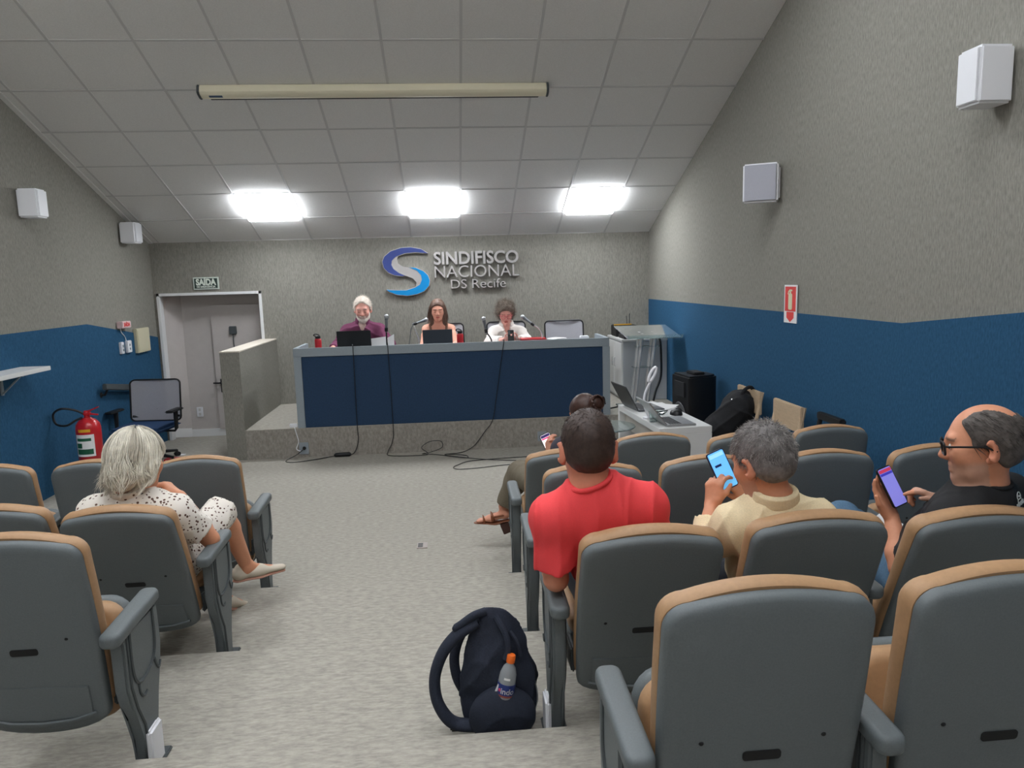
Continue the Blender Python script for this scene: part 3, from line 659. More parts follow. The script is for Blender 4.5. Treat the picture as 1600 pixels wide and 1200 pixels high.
for a in (.5, 2.6, 4.2, 5.4): b.tube([(ex+.115*math.cos(a), ey+.115*math.sin(a), .01), (ex+.115*math.cos(a), ey+.115*math.sin(a), .285)], .012, 8)
b.lathe([(0, .262), (.113, .262), (.113, .284), (0, .284)], 24, Matrix.Translation((ex, ey, 0)))
b.lathe([(.088, .0), (.088, .262)], 24, Matrix.Translation((ex, ey, 0)))
b.build('stand', m_chrome, e)

# ================================================================== OFFICE CHAIRS
def office_chair():
    root = thing('office_chair', 'x', 'chair', local=True)       # faces local +y; seat top at .46
    bw, z0, z1 = 0.245, 0.47, 0.99
    def back(y, t):
        pts = []
        for zz in np.linspace(0, 1, 9): pts.append((bw*(0.94+.06*math.sin(zz*PI)), z0+(z1-z0)*zz))
        return pts
    ol = rrect(2*bw, z1-z0, .05, 5, 0, (z0+z1)/2)
    fr = [(x, -.235-.05*((z-z0)/(z1-z0))-.03*(abs(x)/bw)**2*-1, z) for x, z in ol]
    MB().tube(fr+[fr[0]], .009, 8, cap=False).build('back_frame', m_black, root)
    n = 12; verts = []; faces = []
    for i in range(n+1):
        for k in range(n+1):
            x = -bw+2*bw*i/n; z = z0+(z1-z0)*k/n
            rx = max(0, abs(x)-(bw-.05)); rz = max(0, abs(z-(z0+z1)/2)-((z1-z0)/2-.05))
            L = math.hypot(rx, rz)
            if L > .05: x = math.copysign(bw-.05+rx*.05/L, x); z = (z0+z1)/2+math.copysign((z1-z0)/2-.05+rz*.05/L, z-(z0+z1)/2)
            y = -.235-.05*((z-z0)/(z1-z0))+.03*(abs(x)/bw)**2
            verts.append((x, y, z))
    for i in range(n):
        for k in range(n): a = i*(n+1)+k; faces.append((a, a+1, a+n+2, a+n+1))
    raw('mesh_back', verts, faces, m_mesh_grey, root)
    MB().tube(curve_pts([(-bw+.01, -.225, .53), (-.1, -.262, .50), (.1, -.262, .50), (bw-.01, -.225, .53)]), .02, 8).build('lumbar_band', m_black, root)
    MB().box((-.245, -.22, .40), (.245, .26, .47), bevel=.03, seg=4).build('seat', m_seat_blue, root)
    b = MB(); b.tube([(0, -.1, .39), (0, -.24, .37), (0, -.275, .50), (0, -.27, .62)], .022, 8); b.box((-.1, -.12, .36), (.1, .12, .40), bevel=.01); b.build('spine', m_black, root)
    for s in (-1, 1):
        b = MB(); b.tube([(s*.1, 0, .385), (s*.27, 0, .385), (s*.285, 0, .42), (s*.285, -.01, .63)], [.014, .014, .018, .022], 8); b.build('arm_post', m_black, root)
        MB().box((s*.285-.04, -.12, .63), (s*.285+.04, .14, .658), bevel=.012, seg=3).build('arm_pad', m_black, root)
    b = MB(); b.tube([(0, 0, .10), (0, 0, .24), (0, 0, .2401), (0, 0, .37)], [.03, .03, .018, .018], 12); b.build('gas_lift', m_black, root)
    b = MB()
    for k in range(5):
        a = 2*PI*k/5+.3; b.tube([(0, 0, .115), (.28*math.cos(a), .28*math.sin(a), .075)], [.028, .016], 8)
    b.build('star_base', m_black, root)
    for k in range(5):
        a = 2*PI*k/5+.3; x, y = .28*math.cos(a), .28*math.sin(a)
        b = MB(); b.lathe([(0, -.022), (.026, -.022), (.03, -.01), (.03, .01), (.026, .022), (0, .022)], 12, Matrix.Translation((x, y, .03)) @ Matrix.Rotation(a, 4, 'Z') @ Matrix.Rotation(PI/2, 4, 'X')); b.tube([(x, y, .05), (x, y, .08)], .01, 6); b.build('caster', m_black_matte, root)
    return root
oc = office_chair()
def put_office(x, y, z, rz, label, s=1.0):
    c = copy_tree(oc); c.location = (x, y, z); c.rotation_euler = (0, 0, rz); c['label'] = label; c['group'] = 'mesh-backed office chairs'; return c
put_office(-3.315, 8.10, -.002, PI-.10, 'mesh-backed office chair with blue seat and black arms by the doorway').scale = (1.14, 1.06, .87)
put_office(1.43, 9.0, .321, PI, 'empty pale-backed office chair behind the right end of the desk')
put_office(-.06, 9.12, .321, PI+.1, 'pale-backed office chair under the woman in the orange top')
put_office(-1.05, 9.12, .321, PI, 'office chair under the white-bearded man, hidden by the desk')
put_office(.69, 9.14, .321, PI-.05, 'office chair under the curly-haired woman in white')
for ch in list(oc.children_recursive)+[oc]: bpy.data.objects.remove(ch)

# ================================================================== RIGHT OF THE STAGE
e = thing('white_cabinet', 'white cabinet with grey end panel beside the right end of the desk', 'cabinet', (2.35, 9.1, .321))
MB().box((2.085, 8.80, .325), (2.63, 9.60, 1.055), bevel=.004).build('body', mat('cabinet_grey', (196, 198, 200), .5), e)
MB().box((2.065, 8.79, 1.055), (2.635, 9.62, 1.082), bevel=.004).build('top', m_white, e)
for y0, y1 in ((8.82, 9.19), (9.21, 9.58)):
    d = MB().box((2.066, y0, .36), (2.084, y1, 1.03), bevel=.003).build('door', m_white, e)
    MB().tube([(2.064, y1-.05 if y0 < 9 else y0+.05, .72), (2.050, y1-.05 if y0 < 9 else y0+.05, .725), (2.050, y1-.05 if y0 < 9 else y0+.05, .82), (2.064, y1-.05 if y0 < 9 else y0+.05, .825)], .006, 6).build('handle', m_brushed, d)
e = thing('amplifier', 'flat black audio device lying on the white cabinet under the clear lectern', 'device', (2.32, 9.0, 1.083))
MB().box((2.10, 8.82, 1.083), (2.52, 9.12, 1.135), bevel=.006).build('case', m_black, e)
b = MB()
for k in range(5): b.lathe([(0, 0), (.012, 0), (.010, .012), (0, .012)], 10, Matrix.Translation((2.16+.07*k, 8.82, 1.11)) @ Matrix.Rotation(PI/2, 4, 'X'))
o = b.build('knobs', m_plastic_dk, e); o['kind'] = 'stuff'
e = thing('receiver', 'upright black box with thin antenna at the back of the white cabinet', 'device', (2.24, 9.35, 1.083))
MB().box((2.09, 9.20, 1.083), (2.36, 9.50, 1.225), bevel=.008).build('case', m_black, e)
b = MB(); b.tube([(2.33, 9.48, 1.22), (2.335, 9.49, 1.36)], .005, 6); b.tube([(2.30, 9.48, 1.22), (2.295, 9.49, 1.33)], .004, 6); b.build('antenna', m_black, e)
o = tag(MB().prism([(-.12, -.008), (.12, -.006), (.12, .006), (-.12, .008)], .012, Matrix.Translation((2.2, 9.3, 1.227)) @ Matrix.Rotation(.2, 4, 'Z')).build('yellow_ruler', m_yellow), 'thin yellow strip lying on the upright black box', 'ruler')
# lectern
e = thing('acrylic_lectern', 'clear acrylic lectern on slanted chrome tubes beside the white cabinet', 'lectern', (2.18, 8.35, .321))
A, B_, C_, D_ = Vector((1.93, 8.62, 1.262)), Vector((2.548, 8.60, 1.262)), Vector((2.615, 8.16, 1.145)), Vector((1.99, 8.18, 1.150))
nrm = (B_-A).cross(D_-A).normalized(); 
if nrm.z > 0: nrm = -nrm
vs = [A, B_, C_, D_]; vs = vs+[v+nrm*.010 for v in vs]
raw('reading_board', vs, [(0, 1, 2, 3), (7, 6, 5, 4), (0, 4, 5, 1), (1, 5, 6, 2), (2, 6, 7, 3), (3, 7, 4, 0)], m_acrylic, e, smooth=False)
b = MB(); b.tube([D_+Vector((0, -.005, -.004)), C_+Vector((0, -.005, -.004))], .006, 6); b.tube([D_+Vector((0, -.012, .0)), D_+Vector((0, -.016, .035))], .005, 6); b.tube([C_+Vector((0, -.012, .0)), C_+Vector((.01, -.016, .035))], .005, 6)
b.box((1.99, 8.150, 1.142), (2.618, 8.157, 1.178)); b.build('board_lip', m_acrylic, e)
for x0, x1 in ((2.20, 2.10), (2.355, 2.255)):
    for dy, dx in ((0, 0), (.06, -.02)):
        MB().tube([(x1+dx, 8.33+dy, .335), (x0+dx, 8.33+dy, 1.185+dy*.27)], .021, 12).build('tube', mat('bright_chrome', (236, 236, 236), .22, .55), e)
for z, xo in ((1.03, 2.26), (.79, 2.232)):
    MB().box((xo-.14, 8.30, z), (xo+.14, 8.42, z+.010), bevel=.002).build('cross_plate', m_acrylic, e)
MB().box((1.93, 8.15, .322), (2.45, 8.55, .340), bevel=.004).build('base_plate', m_acrylic, e)
cable('hanging_cables', 'black cables hanging down the right side of the white cabinet', [(2.50, 8.82, 1.10), (2.53, 8.76, 1.07), (2.54, 8.74, .85), (2.53, 8.72, .62), (2.46, 8.70, .45), (2.42, 8.66, .335)], .014)
cable('stage_cable', 'black cable lying on the stage floor beside the cabinet door', [(1.80, 8.30, .33), (2.0, 8.45, .33), (2.2, 8.52, .335), (2.4, 8.6, .33)], .007)
# white table
Mt = Matrix.Translation((1.515, 5.25, 0)) @ Matrix.Rotation(math.radians(3.2), 4, 'Z')
e = thing('white_table', 'white table with laptops standing before the front row at right', 'table', Mt @ Vector((.2, .5, 0)))
TW, TL, TH2 = .41, 1.10, .722
MB().box((0, 0, TH2-.05), (TW, TL, TH2), Mt, bevel=.003).build('tabletop', m_white, e)
MB().box((0.06, 0, 0), (TW, .03, TH2-.05), Mt, bevel=.003).build('end_panel', m_white, e)
MB().box((0.0, TL-.05, 0), (TW, TL, TH2-.05), Mt, bevel=.003).build('end_panel', m_white, e)
MB().box((TW-.025, .03, .0), (TW, TL-.05, TH2-.05), Mt, bevel=.003).build('back_panel', m_white, e)
MB().box((0.05, .03, TH2-.20), (.07, TL-.05, TH2-.05), Mt, bevel=.003).build('apron', mat('table_apron', (196, 192, 184), .5), e)
def laptop(M, w, d, ang, lid_m, base_m, label, keys=True, screen=False):
    e = thing('laptop', label, 'laptop', M @ Vector((0, -d/2, 0)))
    MB().box((-w/2, -d, .002), (w/2, 0, .017), M, bevel=.004).build('base', base_m, e)
    if keys:
        b = MB()
        for r in range(5):
            for c in range(12):
                b.box((-w*.42+c*w*.07, -d*.12-r*d*.085-.014, .0165), (-w*.42+c*w*.07+w*.058, -d*.12-r*d*.085, .0185), M)
        o = b.build('keyboard', m_black, e, smooth=False); o['kind'] = 'stuff'
        MB().box((-w*.15, -d*.93, .0165), (w*.15, -d*.62, .0175), M).build('touchpad', mat('touchpad', (150, 152, 154), .3), e)
    ML = M @ Matrix.Translation((0, 0, .016)) @ Matrix.Rotation(math.radians(-ang), 4, 'X')
    lid = MB().box((-w/2, -d, 0), (w/2, 0, .009), ML @ Matrix.Translation((0, 0, -.0)), bevel=.003).build('lid', lid_m, e)
    MB().box((-w/2+.008, -d+.01, -.0012), (w/2-.008, -.012, .0002), ML).build('screen', mat('screen_dark', (26, 30, 38), .15, coat=.5), lid)
    return e
MtT = Mt @ Matrix.Translation((0, 0, TH2))
laptop(MtT @ Matrix.Translation((.075, .20, 0)) @ Matrix.Rotation(PI/2, 4, 'Z'), .33, .225, 128, m_silver, m_silver, 'open silver laptop at the near end of the white table')
laptop(MtT @ Matrix.Translation((.045, .86, 0)) @ Matrix.Rotation(PI/2+.08, 4, 'Z'), .35, .235, 118, mat('dark_grey_lid', (78, 80, 82), .4, .5), mat('dark_grey_base', (92, 95, 100), .4, .4), 'open dark grey laptop at the far end of the white table')
e = thing('paper_sheets', 'white paper sheets spread at the far end of the white table', 'papers', Mt @ Vector((.3, .9, TH2)))
for k, (x, y, r) in enumerate(((.30, .98, .3), (.335, .92, .9), (.29, .86, .6))):
    MB().box((-.105, -.148, TH2+.0015*k+.001), (.105, .148, TH2+.0015*k+.0022), Mt @ Matrix.Translation((x-.02, y, 0)) @ Matrix.Rotation(r, 4, 'Z')).build('sheet', m_paper, e)
e = thing('computer_mouse', 'black domed computer mouse behind the silver laptop', 'mouse', Mt @ Vector((.29, .48, TH2)))
MB().lathe([(0, 0), (.062, 0), (.06, .018), (.045, .035), (.02, .044), (0, .046)], 18, MtT @ Matrix.Translation((.315, .50, 0)) @ Matrix.Diagonal((.8, 1.1, 1, 1))).build('shell', m_black, e)
MB().ball(MtT @ Vector((.315, .47, .038)), (.005, .008, .006), 8).build('wheel', m_plastic_dk, e)
e = thing('desk_lamp', 'white gooseneck lamp with an oval ring head on the white table', 'lamp', Mt @ Vector((.03, .42, TH2)))
MB().lathe([(0, 0), (.05, 0), (.048, .014), (.02, .02), (0, .02)], 18, MtT @ Matrix.Translation((-.0+.052, .40, 0))).build('foot', m_white_plastic, e)
lx, ly, _ = (Mt @ Vector((.052, .40, 0)))
MB().tube(curve_pts([(lx, ly, TH2+.015), (lx-.035, ly, TH2+.10), (lx-.035, ly, TH2+.19), (lx-.005, ly-.01, TH2+.27), (lx+.01, ly-.01, TH2+.30)]), .010, 10).build('neck', m_white_plastic, e)
ring = [(lx+.025+.012*math.cos(a)*1.6+.025*math.sin(a), ly-.01, TH2+.355+.055*math.sin(a)) for a in [2*PI*k/20 for k in range(21)]]
MB().tube(ring, .013, 10, cap=False).build('ring_head', m_white_plastic, e)
for k, (x, y, tilt) in enumerate(((.06, .27, 1.35), (.075, .33, 1.5))):
    pass
e = thing('plastic_cup', 'clear plastic cup at the left edge of the white table', 'cup', Mt @ Vector((.035, .31, TH2)))
MB().lathe([(0, 0), (.028, 0), (.036, .085), (.034, .085), (.026, .004), (0, .004)], 18, MtT @ Matrix.Translation((.040, .26, .0005))).build('cup', m_glass, e)
e = thing('glass_dish', 'small clear glass dish with a black pen behind the cup on the white table', 'dish', Mt @ Vector((.15, .55, TH2)))
MB().lathe([(0, 0), (.06, 0), (.085, .022), (.083, .024), (.058, .005), (0, .005)], 20, MtT @ Matrix.Translation((.17, .555, .0005))).build('dish', m_glass, e)
MB().tube([MtT @ Vector((.15, .53, .022)), MtT @ Vector((.26, .545, .028))], .005, 6).build('pen', m_black, e)
# glass side table and blue bin
e = thing('glass_table', 'small round glass side table on a chrome leg left of the white table', 'table', (1.28, 5.95, 0))
MB().lathe([(0, .61), (.235, .61), (.24, .617), (.235, .624), (0, .624)], 32, Matrix.Translation((1.26, 5.93, 0))).build('glass_top', m_acrylic, e)
MB().lathe([(0, 0), (.14, 0), (.14, .012), (.03, .02), (.022, .03), (.022, .60), (.06, .609), (0, .609)], 20, Matrix.Translation((1.26, 5.93, 0))).build('leg', m_chrome, e)
e = thing('blue_bin', 'blue plastic bin standing under the glass side table', 'bin', (1.24, 5.64, 0))
b = MB(); b.prism(rrect(.20, .16, .03), .50, Matrix.Translation((1.235, 5.62, 0))); b.build('body', mat('blue_bin', (44, 96, 150), .4), e)
MB().prism(rrect(.215, .175, .03), .02, Matrix.Translation((1.235, 5.62, .50))).build('rim', mat('blue_bin_rim', (36, 80, 130), .4), e)
# PA loudspeaker
Mp = Matrix.Translation((2.38, 7.0, 0)) @ Matrix.Rotation(math.radians(6), 4, 'Z')     # its face looks along local -x
e = thing('loudspeaker', 'big black loudspeaker cabinet against the blue right wall', 'speaker', (2.38, 7.0, 0))
pr = [(-.16, -.19), (-.13, -.20), (.12, -.15), (.17, -.10), (.17, .10), (.12, .15), (-.13, .20), (-.16, .19)]
MB().prism(pr, .64, Mp @ Matrix.Translation((0, 0, .24)), bevel=.018).build('cabinet', m_black, e)
Mface = Mp @ Matrix(((0, 0, -1, -.161), (-1, 0, 0, 0), (0, 1, 0, 0), (0, 0, 0, 1)))
MB().lathe([(.14, .0), (.15, .008), (.145, .014), (.12, .008), (.05, -.01), (0, -.012)], 24, Mface @ Matrix.Translation((0, .46, 0))).build('woofer', mat('cone_sheen_grey', (84, 86, 90), .4), e)  # light reflecting off the cone is put into its paler grey
b = MB(); b.box((-.12, .66, -.004), (.12, .82, .012), Mface, bevel=.012); b.build('horn', mat('horn_dark', (40, 41, 44), .5), e)
MB().box((-.06, -.10, .88), (.06, .10, .905), Mp, bevel=.01).build('handle', m_black_matte, e)
b = MB(); b.box((-.14, -.15, 0), (.14, .15, .24), Mp, bevel=.01); b.build('plinth', m_black_matte, e)
# wooden folding chairs along the right wall; local: sits facing -y
def folding_chair(M, label, wood, upholstery, panel=True, w2=.215):
    e = thing('folding_chair', label, 'chair', M.to_translation(), group='wooden folding chairs along the right wall')
    for s in (-1, 1):
        b = MB(); b.tube([M @ Vector((s*w2, -.20, .005)), M @ Vector((s*w2, .10, .46)), M @ Vector((s*w2, .18, .87))], .017, 8); b.build('back_post', wood, e)
        b = MB(); b.tube([M @ Vector((s*(w2-.03), .20, .005)), M @ Vector((s*(w2-.03), -.18, .42))], .016, 8); b.build('rear_leg', wood, e)
    if panel: MB().box((-w2-.015, .145, .68), (w2+.015, .175, .875), M @ Matrix.Rotation(-.0, 4, 'X'), bevel=.006).build('back_panel', upholstery, e)
    else: MB().box((-w2-.012, .150, .83), (w2+.012, .19, .88), M, bevel=.006).build('top_rail', wood, e)
    MB().box((-w2+.01, -.24, .425), (w2-.01, .13, .452), M, bevel=.008).build('seat', upholstery, e)
    for z, y in ((.16, -.10), (.18, .05)): MB().tube([M @ Vector((-w2, y, z)), M @ Vector((w2, y, z))], .010, 8).build('stretcher', wood, e)
MF = lambda x, y, r=0: Matrix.Translation((x, y, 0)) @ Matrix.Rotation(-PI/2+r, 4, 'Z')
folding_chair(MF(2.36, 6.02), 'beige wooden folding chair holding the big black bag', m_beige, m_beige)
folding_chair(MF(2.35, 5.27), 'empty beige wooden folding chair against the blue wall', m_beige, m_beige)
folding_chair(MF(2.37, 4.70), 'black wooden folding chair with an open back frame against the blue wall', m_black, m_black, False, .145)

# ================================================================== ON THE PANEL DESK
laptop(Matrix.Translation((-1.07, 8.25, DT)) @ Matrix.Rotation(PI+.04, 4, 'Z'), .37, .245, 105, m_black, m_black, 'black laptop open in front of the white-bearded man')
laptop(Matrix.Translation((-.15, 8.25, DT)) @ Matrix.Rotation(PI-.03, 4, 'Z'), .33, .225, 104, mat('slate_lid', (52, 58, 66), .4), m_black, 'dark slate laptop open in front of the woman in orange')
def flask(x, y, label):
    e = thing('flask', label, 'bottle', (x, y, DT), group='red steel flasks on the desk')
    MB().lathe([(0, 0), (.034, 0), (.037, .006), (.037, .155), (.031, .168), (.024, .172), (0, .172)], 20, Matrix.Translation((x, y, DT))).build('body', m_redsat, e)
    MB().lathe([(.026, .168), (.029, .172), (.029, .198), (.02, .206), (0, .206)], 18, Matrix.Translation((x, y, DT))).build('cap', m_black, e)
    b = MB(); b.tube(curve_pts([(x-.025, y, DT+.195), (x-.045, y, DT+.21), (x-.02, y, DT+.222), (x+.02, y, DT+.205)]), .006, 6); b.build('carry_loop', m_black, e)
flask(-1.475, 8.3, 'red steel flask at the left end of the desk')
flask(.10, 8.36, 'red steel flask beside the dark slate laptop')
def mic(base, pts, tip, label, chrome=False, tripod=False):
    e = thing('microphone', label, 'microphone', base, group='microphones on the desk')
    MB().lathe([(0, 0), (.06, 0), (.06, .012), (.015, .02), (0, .02)], 18, Matrix.Translation(base)).build('base', m_black, e)
    MB().tube(curve_pts([Vector(base)+Vector((0, 0, .012))]+pts, 6), .008, 8).build('gooseneck' if chrome else 'stand_tube', m_brushed if chrome else m_black, e)
    p, q = Vector(pts[-1]), Vector(tip); d = (q-p).normalized()
    MB().tube([p-d*.02, p+d*.10, p+d*.135], [.012, .016, .021], 10).build('body', mat('mic_grey', (120, 124, 128), .35, .6), e)
    MB().ball(p+d*.155, .026, 14).build('grille', m_silver, e)
    b = MB(); b.tube([p-d*.01, p+d*.03], .018, 10); b.build('clip', m_black, e)
mic((-.705, 8.12, DT), [(-.705, 8.12, 1.20), (-.703, 8.11, 1.30), (-.702, 8.10, 1.335)], (-.69, 8.07, 1.49), 'upright microphone on a short black stand right of the bearded man')
mic((-.36, 8.40, DT), [(-.37, 8.40, 1.22), (-.405, 8.40, 1.32), (-.415, 8.42, 1.375)], (-.33, 8.46, 1.40), 'microphone on a bright gooseneck aimed at the woman in orange', True)
mic((.46, 8.35, DT), [(.45, 8.36, 1.18), (.40, 8.38, 1.26)], (.375, 8.40, 1.41), 'microphone leaning up in front of the white blouse', False)
mic((1.04, 8.45, DT), [(1.05, 8.45, 1.18), (1.02, 8.45, 1.27), (.95, 8.46, 1.32)], (.81, 8.50, 1.43), 'microphone on a curved bright gooseneck at the right, aimed left', True)
cable('thin_cable', 'thin grey cable standing up beside the orange-topped woman’s microphone', [(-.49, 8.40, DT+.005), (-.47, 8.41, 1.20), (-.455, 8.42, 1.30), (-.425, 8.42, 1.375)], .005, m_plastic_dk)
def papers(name, x, y, w, d, n, label, m=None, rz=0.0, z=DT):
    e = thing(name, label, 'papers', (x, y, z))
    for k in range(n):
        MB().box((-w/2, -d/2, .0015+.004*k), (w/2, d/2, .0045+.004*k), Matrix.Translation((x, y, z)) @ Matrix.Rotation(rz+.05*k, 4, 'Z')).build('sheet', m or m_paper, e)
papers('paper_stack', .25, 8.35, .21, .30, 5, 'low stack of white papers right of the middle flask', None, .1)
e = thing('held_papers', 'white papers standing upright by the bearded man’s left hand', 'papers', (-.76, 8.35, DT))
for k, (x0, x1, y, t) in enumerate(((-.90, -.72, 8.32, .35), (-.72, -.645, 8.36, -.1))):
    MB().prism([(x0, 0), (x1, 0.0), (x1, .17+.02*k), (x0, .15)], .002, Matrix.Translation((0, y, DT)) @ Matrix.Rotation(PI/2-.25, 4, 'X')).build('sheet', m_paper, e)
e = thing('red_folder', 'flat red box file on the desk in front of the white blouse', 'folder', (.95, 8.52, DT))
b = MB(); b.box((.80, 8.42, DT+.001), (1.09, 8.64, DT+.065), bevel=.004); b.build('box', m_redsat, e)
MB().box((.795, 8.415, DT+.060), (1.095, 8.645, DT+.075), bevel=.003).build('lid', m_redsat, e)
e = thing('drinking_glass', 'clear drinking glass on the desk left of the red box file', 'glass', (.765, 8.36, DT))
MB().lathe([(0, 0), (.028, 0), (.032, .12), (.030, .12), (.026, .006), (0, .006)], 18, Matrix.Translation((.765, 8.36, DT+.0005))).build('glass', m_glass, e)
papers('paper_stack', 1.21, 8.50, .22, .16, 17, 'white paper pile in front of the empty pale-backed chair', None, 0)
e = thing('white_case', 'small white case at the right end of the desk', 'case', (1.55, 8.5, DT))
MB().box((1.50, 8.45, DT+.001), (1.60, 8.55, DT+.085), bevel=.008).build('case', m_white_plastic, e); MB().box((1.50, 8.449, DT+.055), (1.60, 8.551, DT+.058)).build('seam', m_desk_grey, e)

# ================================================================== PEOPLE: implicit surfaces meshed to one skin
V3 = lambda p: np.array(p, dtype=np.float64)
def nrmz(v): v = np.asarray(v, float); return v/np.linalg.norm(v)
class Cone:
    """tapered capsule a->b; flat: (axis, factor) squeezes the section along axis; cut: flat end at b"""
    def __init__(s, a, b, ra, rb, k=0.012, flat=None, cut=False, op='+', grow=0.0):
        s.a, s.b, s.ra, s.rb, s.k, s.flat, s.cut, s.op = V3(a), V3(b), ra+grow, rb+grow, k, flat, cut, op
    def bbox(s):
        r = max(s.ra, s.rb)+s.k+0.01
        return np.minimum(s.a, s.b)-r, np.maximum(s.a, s.b)+r
    def d(s, X, Y, Z):
        ba = s.b-s.a; L2 = float(ba@ba)+1e-12; L = math.sqrt(L2)
        px, py, pz = X-s.a[0], Y-s.a[1], Z-s.a[2]
        t = (px*ba[0]+py*ba[1]+pz*ba[2])/L2
        h = np.clip(t, 0, 1)
        qx, qy, qz = px-h*ba[0], py-h*ba[1], pz-h*ba[2]
        if s.flat is not None:
            n, f = nrmz(s.flat[0]), s.flat[1]; g = (1/f-1)*(qx*n[0]+qy*n[1]+qz*n[2])
            qx, qy, qz = qx+g*n[0], qy+g*n[1], qz+g*n[2]
        d = np.sqrt(qx*qx+qy*qy+qz*qz)-(s.ra+(s.rb-s.ra)*h)
        if s.flat is not None: d = d*(0.5+0.5*s.flat[1])
        if s.cut: d = np.maximum(d, (t-1)*L)
        return d
class Ell:
    def __init__(s, c, r, R=None, k=0.015, op='+', grow=0.0):
        s.c, s.r, s.k, s.op = V3(c), V3(r)+grow, k, op
        s.R = np.eye(3) if R is None else np.asarray(R, float)
    def bbox(s):
        e = np.abs(s.R)@s.r+s.k+0.01
        return s.c-e, s.c+e
    def d(s, X, Y, Z):
        px, py, pz = X-s.c[0], Y-s.c[1], Z-s.c[2]
        u = [px*s.R[0, i]+py*s.R[1, i]+pz*s.R[2, i] for i in range(3)]
        k0 = np.sqrt(sum((u[i]/s.r[i])**2 for i in range(3))); k1 = np.sqrt(sum((u[i]/s.r[i]**2)**2 for i in range(3)))+1e-9
        return k0*(k0-1)/k1
def field(prims, vox, post=None, lo=None, hi=None):
    bb = [p.bbox() for p in prims if p.op == '+']
    lo = np.min([b[0] for b in bb], 0)-2*vox; hi = np.max([b[1] for b in bb], 0)+2*vox
    n = np.ceil((hi-lo)/vox).astype(int)+1
    ax = [lo[i]+vox*np.arange(n[i]) for i in range(3)]
    F = np.full(tuple(n), 1.0, np.float32)
    for p in prims:
        a, b = p.bbox()
        i0 = np.clip(np.floor((a-lo)/vox).astype(int)-1, 0, n-1); i1 = np.clip(np.ceil((b-lo)/vox).astype(int)+2, 1, n)
        if np.any(i1 <= i0): continue
        sl = tuple(slice(i0[i], i1[i]) for i in range(3))
        X = ax[0][sl[0]][:, None, None]; Y = ax[1][sl[1]][None, :, None]; Z = ax[2][sl[2]][None, None, :]
        d = p.d(X, Y, Z).astype(np.float32); f = F[sl]; k = p.k
        if p.op == '-':
            d = -d
            h = np.maximum(k-np.abs(f-d), 0); F[sl] = np.maximum(f, d)+h*h/(4*k)
        else:
            h = np.maximum(k-np.abs(f-d), 0); F[sl] = np.minimum(f, d)-h*h/(4*k)
    if post is not None:
        X = ax[0][:, None, None]; Y = ax[1][None, :, None]; Z = ax[2][None, None, :]
        F = post(F, X, Y, Z).astype(np.float32)
    F[0], F[-1] = 1, 1; F[:, 0], F[:, -1] = 1, 1; F[:, :, 0], F[:, :, -1] = 1, 1
    return nets(F, lo, vox)
def nets(F, lo, vox):
    """surface nets"""
    S = F < 0
    c = [(0, 0, 0), (1, 0, 0), (0, 1, 0), (1, 1, 0), (0, 0, 1), (1, 0, 1), (0, 1, 1), (1, 1, 1)]
    nx, ny, nz = F.shape
    cnt = np.zeros((nx-1, ny-1, nz-1), np.int8)
    for a, b, d in c: cnt += S[a:nx-1+a, b:ny-1+b, d:nz-1+d]
    act = np.argwhere((cnt > 0) & (cnt < 8))
    if len(act) == 0: return np.zeros((0, 3)), np.zeros((0, 4), int)
    val = np.stack([F[act[:, 0]+a, act[:, 1]+b, act[:, 2]+d] for a, b, d in c], 1)
    acc = np.zeros((len(act), 3)); num = np.zeros(len(act))
    for i in range(8):
        for j in range(i+1, 8):
            if sum(abs(c[i][q]-c[j][q]) for q in range(3)) != 1: continue
            fa, fb = val[:, i], val[:, j]; m = (fa < 0) != (fb < 0)
            t = np.where(m, fa/np.where(m, fa-fb, 1), 0)
            pa, pb = np.array(c[i], float), np.array(c[j], float)
            acc += np.where(m[:, None], pa+(pb-pa)*t[:, None], 0); num += m
    verts = lo+vox*(act+acc/num[:, None])
    idx = np.full((nx-1, ny-1, nz-1), -1, np.int64); idx[act[:, 0], act[:, 1], act[:, 2]] = np.arange(len(act))
    quads = []
    for axis in range(3):
        o = [0, 0, 0]; o[axis] = 1
        sl0 = [slice(1, -1)]*3; sl1 = [slice(1, -1)]*3
        sl0[axis] = slice(0, F.shape[axis]-1); sl1[axis] = slice(1, F.shape[axis])
        A, B = S[tuple(sl0)], S[tuple(sl1)]
        e = np.argwhere(A != B)
        if len(e) == 0: continue
        flip = A[e[:, 0], e[:, 1], e[:, 2]]
        base = e+1; base[:, axis] -= 1
        u, v = [(1, 2), (2, 0), (0, 1)][axis]
        du = np.zeros(3, int); du[u] = 1; dv = np.zeros(3, int); dv[v] = 1
        g = lambda q: idx[q[:, 0], q[:, 1], q[:, 2]]
        q = np.stack([g(base-du-dv), g(base-dv), g(base), g(base-du)], 1)
        q = np.where(flip[:, None], q, q[:, ::-1]); q = q[(q >= 0).all(1)]
        quads.append(q)
    return verts, np.concatenate(quads)
def np_mesh(name, V, Q, m, parent, tint=None, smooth=True):
    me = bpy.data.meshes.new(name); n = Q.shape[1]
    me.vertices.add(len(V)); me.vertices.foreach_set('co', V.astype(np.float32).ravel())
    me.loops.add(Q.size); me.loops.foreach_set('vertex_index', Q.astype(np.int32).ravel())
    me.polygons.add(len(Q)); me.polygons.foreach_set('loop_start', (np.arange(len(Q))*n).astype(np.int32))
    me.polygons.foreach_set('use_smooth', np.full(len(Q), smooth))
    me.update(calc_edges=True); me.validate()
    if tint is not None:
        a = me.attributes.new('tint', 'FLOAT_COLOR', 'POINT'); a.data.foreach_set('color', np.concatenate([tint, np.ones((len(V), 1))], 1).astype(np.float32).ravel())
    me.materials.append(m)
    o = bpy.data.objects.new(name, me); return link(o, parent)
